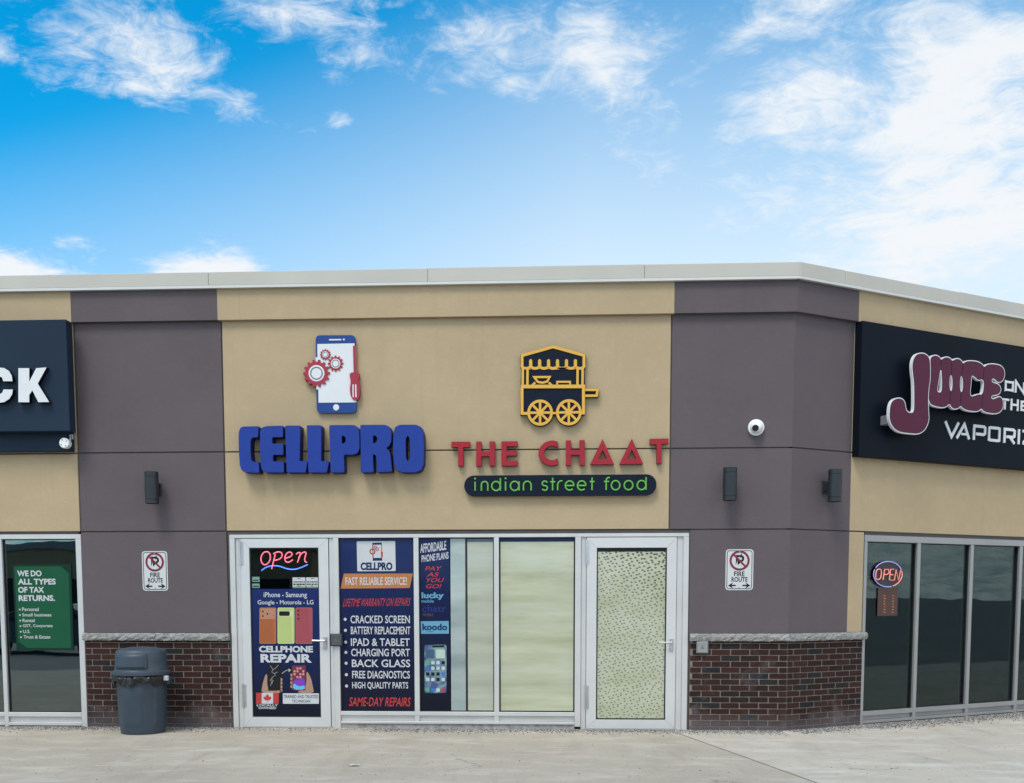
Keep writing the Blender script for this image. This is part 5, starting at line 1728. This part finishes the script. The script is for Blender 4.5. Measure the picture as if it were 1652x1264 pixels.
curved_panel(b, lambda z: rz3(z) + .004, a0, a1, .725, .902, .016, k=16)
mesh('flap_frame', b, BIN_L, lid, shade=True)
b = MB(); curved_panel(b, lambda z: rz3(z) + .022, a0 + 6, a1 - 6, .742, .886, .006, k=16); mesh('swing_flap', b, BIN, lid, shade=True)

# a scrap of paper on the pavement
c = ray(573, 1236); tt = -CAM.z / c.z; q = CAM + c * tt
b = MB(); vs = []
for i in range(5):
    for j in range(3):
        vs.append((q.x - .05 + i * .022, q.y + .02 - j * .028 + random.uniform(-.004, .004), .004 + random.uniform(0, .016)))
b.add(vs, [(i * 3 + j, i * 3 + j + 1, (i + 1) * 3 + j + 1, (i + 1) * 3 + j) for i in range(4) for j in range(2)])
o = mesh('paper_scrap', b, P_WHITE, None, MAIN, (q.x, -q.y, 0))
tag(o, 'crumpled white paper scrap lying on the bare concrete pavement', 'litter')

# ------------------------------------------------------------------ across the lot: what the window glass mirrors
lot = thing('low_shop_building', 'long low beige shop building across the parking lot, mirrored in the left window', 'building', MAIN, (-34, 58, 0))
b = MB(); b.box(-52, -17, 57, 70, -.13, 4.6); mesh('wall', b, M_BEIGE, lot)
b = MB(); b.box(-52.4, -16.6, 56.6, 70.4, 4.6, 5.1); mesh('roof', b, M_ROOF, lot)
for i in range(6):
    b = MB(); b.box(-50.5 + i * 5.6, -46.5 + i * 5.6, 56.9, 57.0, .5, 2.7); mesh('window', b, M_GASKET, lot)
k = NT('far_foliage'); at2 = k.n('ShaderNodeAttribute', attribute_name='tint'); k.base(k.mix(at2.outputs['Fac'], (.020, .040, .022), (.075, .105, .060))); M_LEAF = k.set(.8)
b = MB()
def wood(x0, y0, x1, y1, n, h0, h1):
    for i in range(n):
        t_ = random.random(); hh = h0 + (h1 - h0) * (.5 + .5 * math.sin(t_ * 23 + 1) * math.sin(t_ * 9))
        x = x0 + (x1 - x0) * t_ + random.gauss(0, 1.6); y = y0 + (y1 - y0) * t_ + random.gauss(0, 1.6); z = hh * random.random() ** .8
        r_ = random.uniform(.2, .55); vs = []
        for q in range(4):
            d = Vector((random.gauss(0, 1), random.gauss(0, 1), random.gauss(0, 1))).normalized() * r_; vs.append((x + d.x, y + d.y, max(-.12, z + d.z)))
        b._t = random.random() * .99 + .01; b.add(vs, [(0, 1, 2), (0, 2, 3), (0, 3, 1), (1, 3, 2)])
wood(-16, -66, 40, -70, 6000, 1.2, 3.6)
o = mesh('treeline', b, M_LEAF, None, MAIN, (0, 0, 0)); o['kind'] = 'stuff'


def parked_car(x, y, rz, colour, label):
    t = bpy.data.objects.new('parked_car', None); COL.objects.link(t)
    t.location = (x, y, -.13); t.rotation_euler = (0, 0, rz); t['label'] = label; t['category'] = 'car'; t['group'] = 'cars parked across the lot'
    BASES[t.name] = (MAIN, (0, 0, 0))
    prof = rounded([(-2.25, .28), (-2.28, .62), (-2.15, .86), (-1.35, .95), (-.62, 1.40), (.55, 1.45), (1.35, 1.02), (2.15, .94), (2.28, .66), (2.25, .28)], .16)
    b = MB(); vs = []; m = len(prof); rows = ((-.88, .05), (-.84, 0), (.84, 0), (.88, .05))
    secs = [(-.86, .10), (-.90, .0), (.90, .0), (.86, .10)]
    for yy, ins in secs:
        for px_, pz_ in prof:
            taper = .22 * max(0, (pz_ - .9)) / .5
            vs.append((px_ * (1 - ins * .2), yy * (1 - taper), .3 + (pz_ - .3) * (1 - ins * .3) if ins else pz_))
    fs = [tuple(range(m)), tuple(range(4 * m - 1, 3 * m - 1, -1))]
    for q in range(3):
        for i in range(m): fs.append((q * m + i, (q + 1) * m + i, (q + 1) * m + (i + 1) % m, q * m + (i + 1) % m))
    mesh('car_body', b.add(vs, fs), plain('car_paint_%d' % int(colour[0] * 1000), colour, .25, .3, coat=.8), t, shade=True)
    for sd in (-1, 1):
        for poly in ([(-1.15, .97), (-.60, 1.32), (-.05, 1.36), (-.05, .97)], [(.02, .97), (.02, 1.36), (.52, 1.36), (1.12, 1.0)]):
            b = MB(); yv = lambda z: sd * (.905 * (1 - .22 * max(0, z - .9) / .5))
            b.add([(a_, yv(z_) + sd * .006, z_) for a_, z_ in poly], [(0, 1, 2, 3)]); mesh('side_window', b, M_GASKET, t)
        for wx in (-1.38, 1.38):
            b = MB(); b.lathe([(.20, 0), (.31, .0), (.325, .03), (.325, .18), (.31, .21), (.20, .21)], wx, (.70 if sd < 0 else -.91), 28, 'N', o=.325); w_ = mesh('wheel', b, M_GASKET, t, shade=True)
            b = MB(); b.lathe([(.20, -.004), (.20, .214)], wx, (.70 if sd < 0 else -.91), 20, 'N', o=.325); mesh('rim', b, M_STEEL, w_)
        b = MB(); b.box(2.20, 2.27, sd * .62 - .16, sd * .62 + .16, .66, .78, .01); mesh('headlight', b, S_WHITE, t)
parked_car(-14.6, -17.5, R(8), (.012, .014, .018), 'black sedan parked across the lot, mirrored in the left window')
parked_car(-21.5, -19.5, R(-4), (.28, .29, .30), 'silver sedan parked beside the black one, mirrored in the left window')
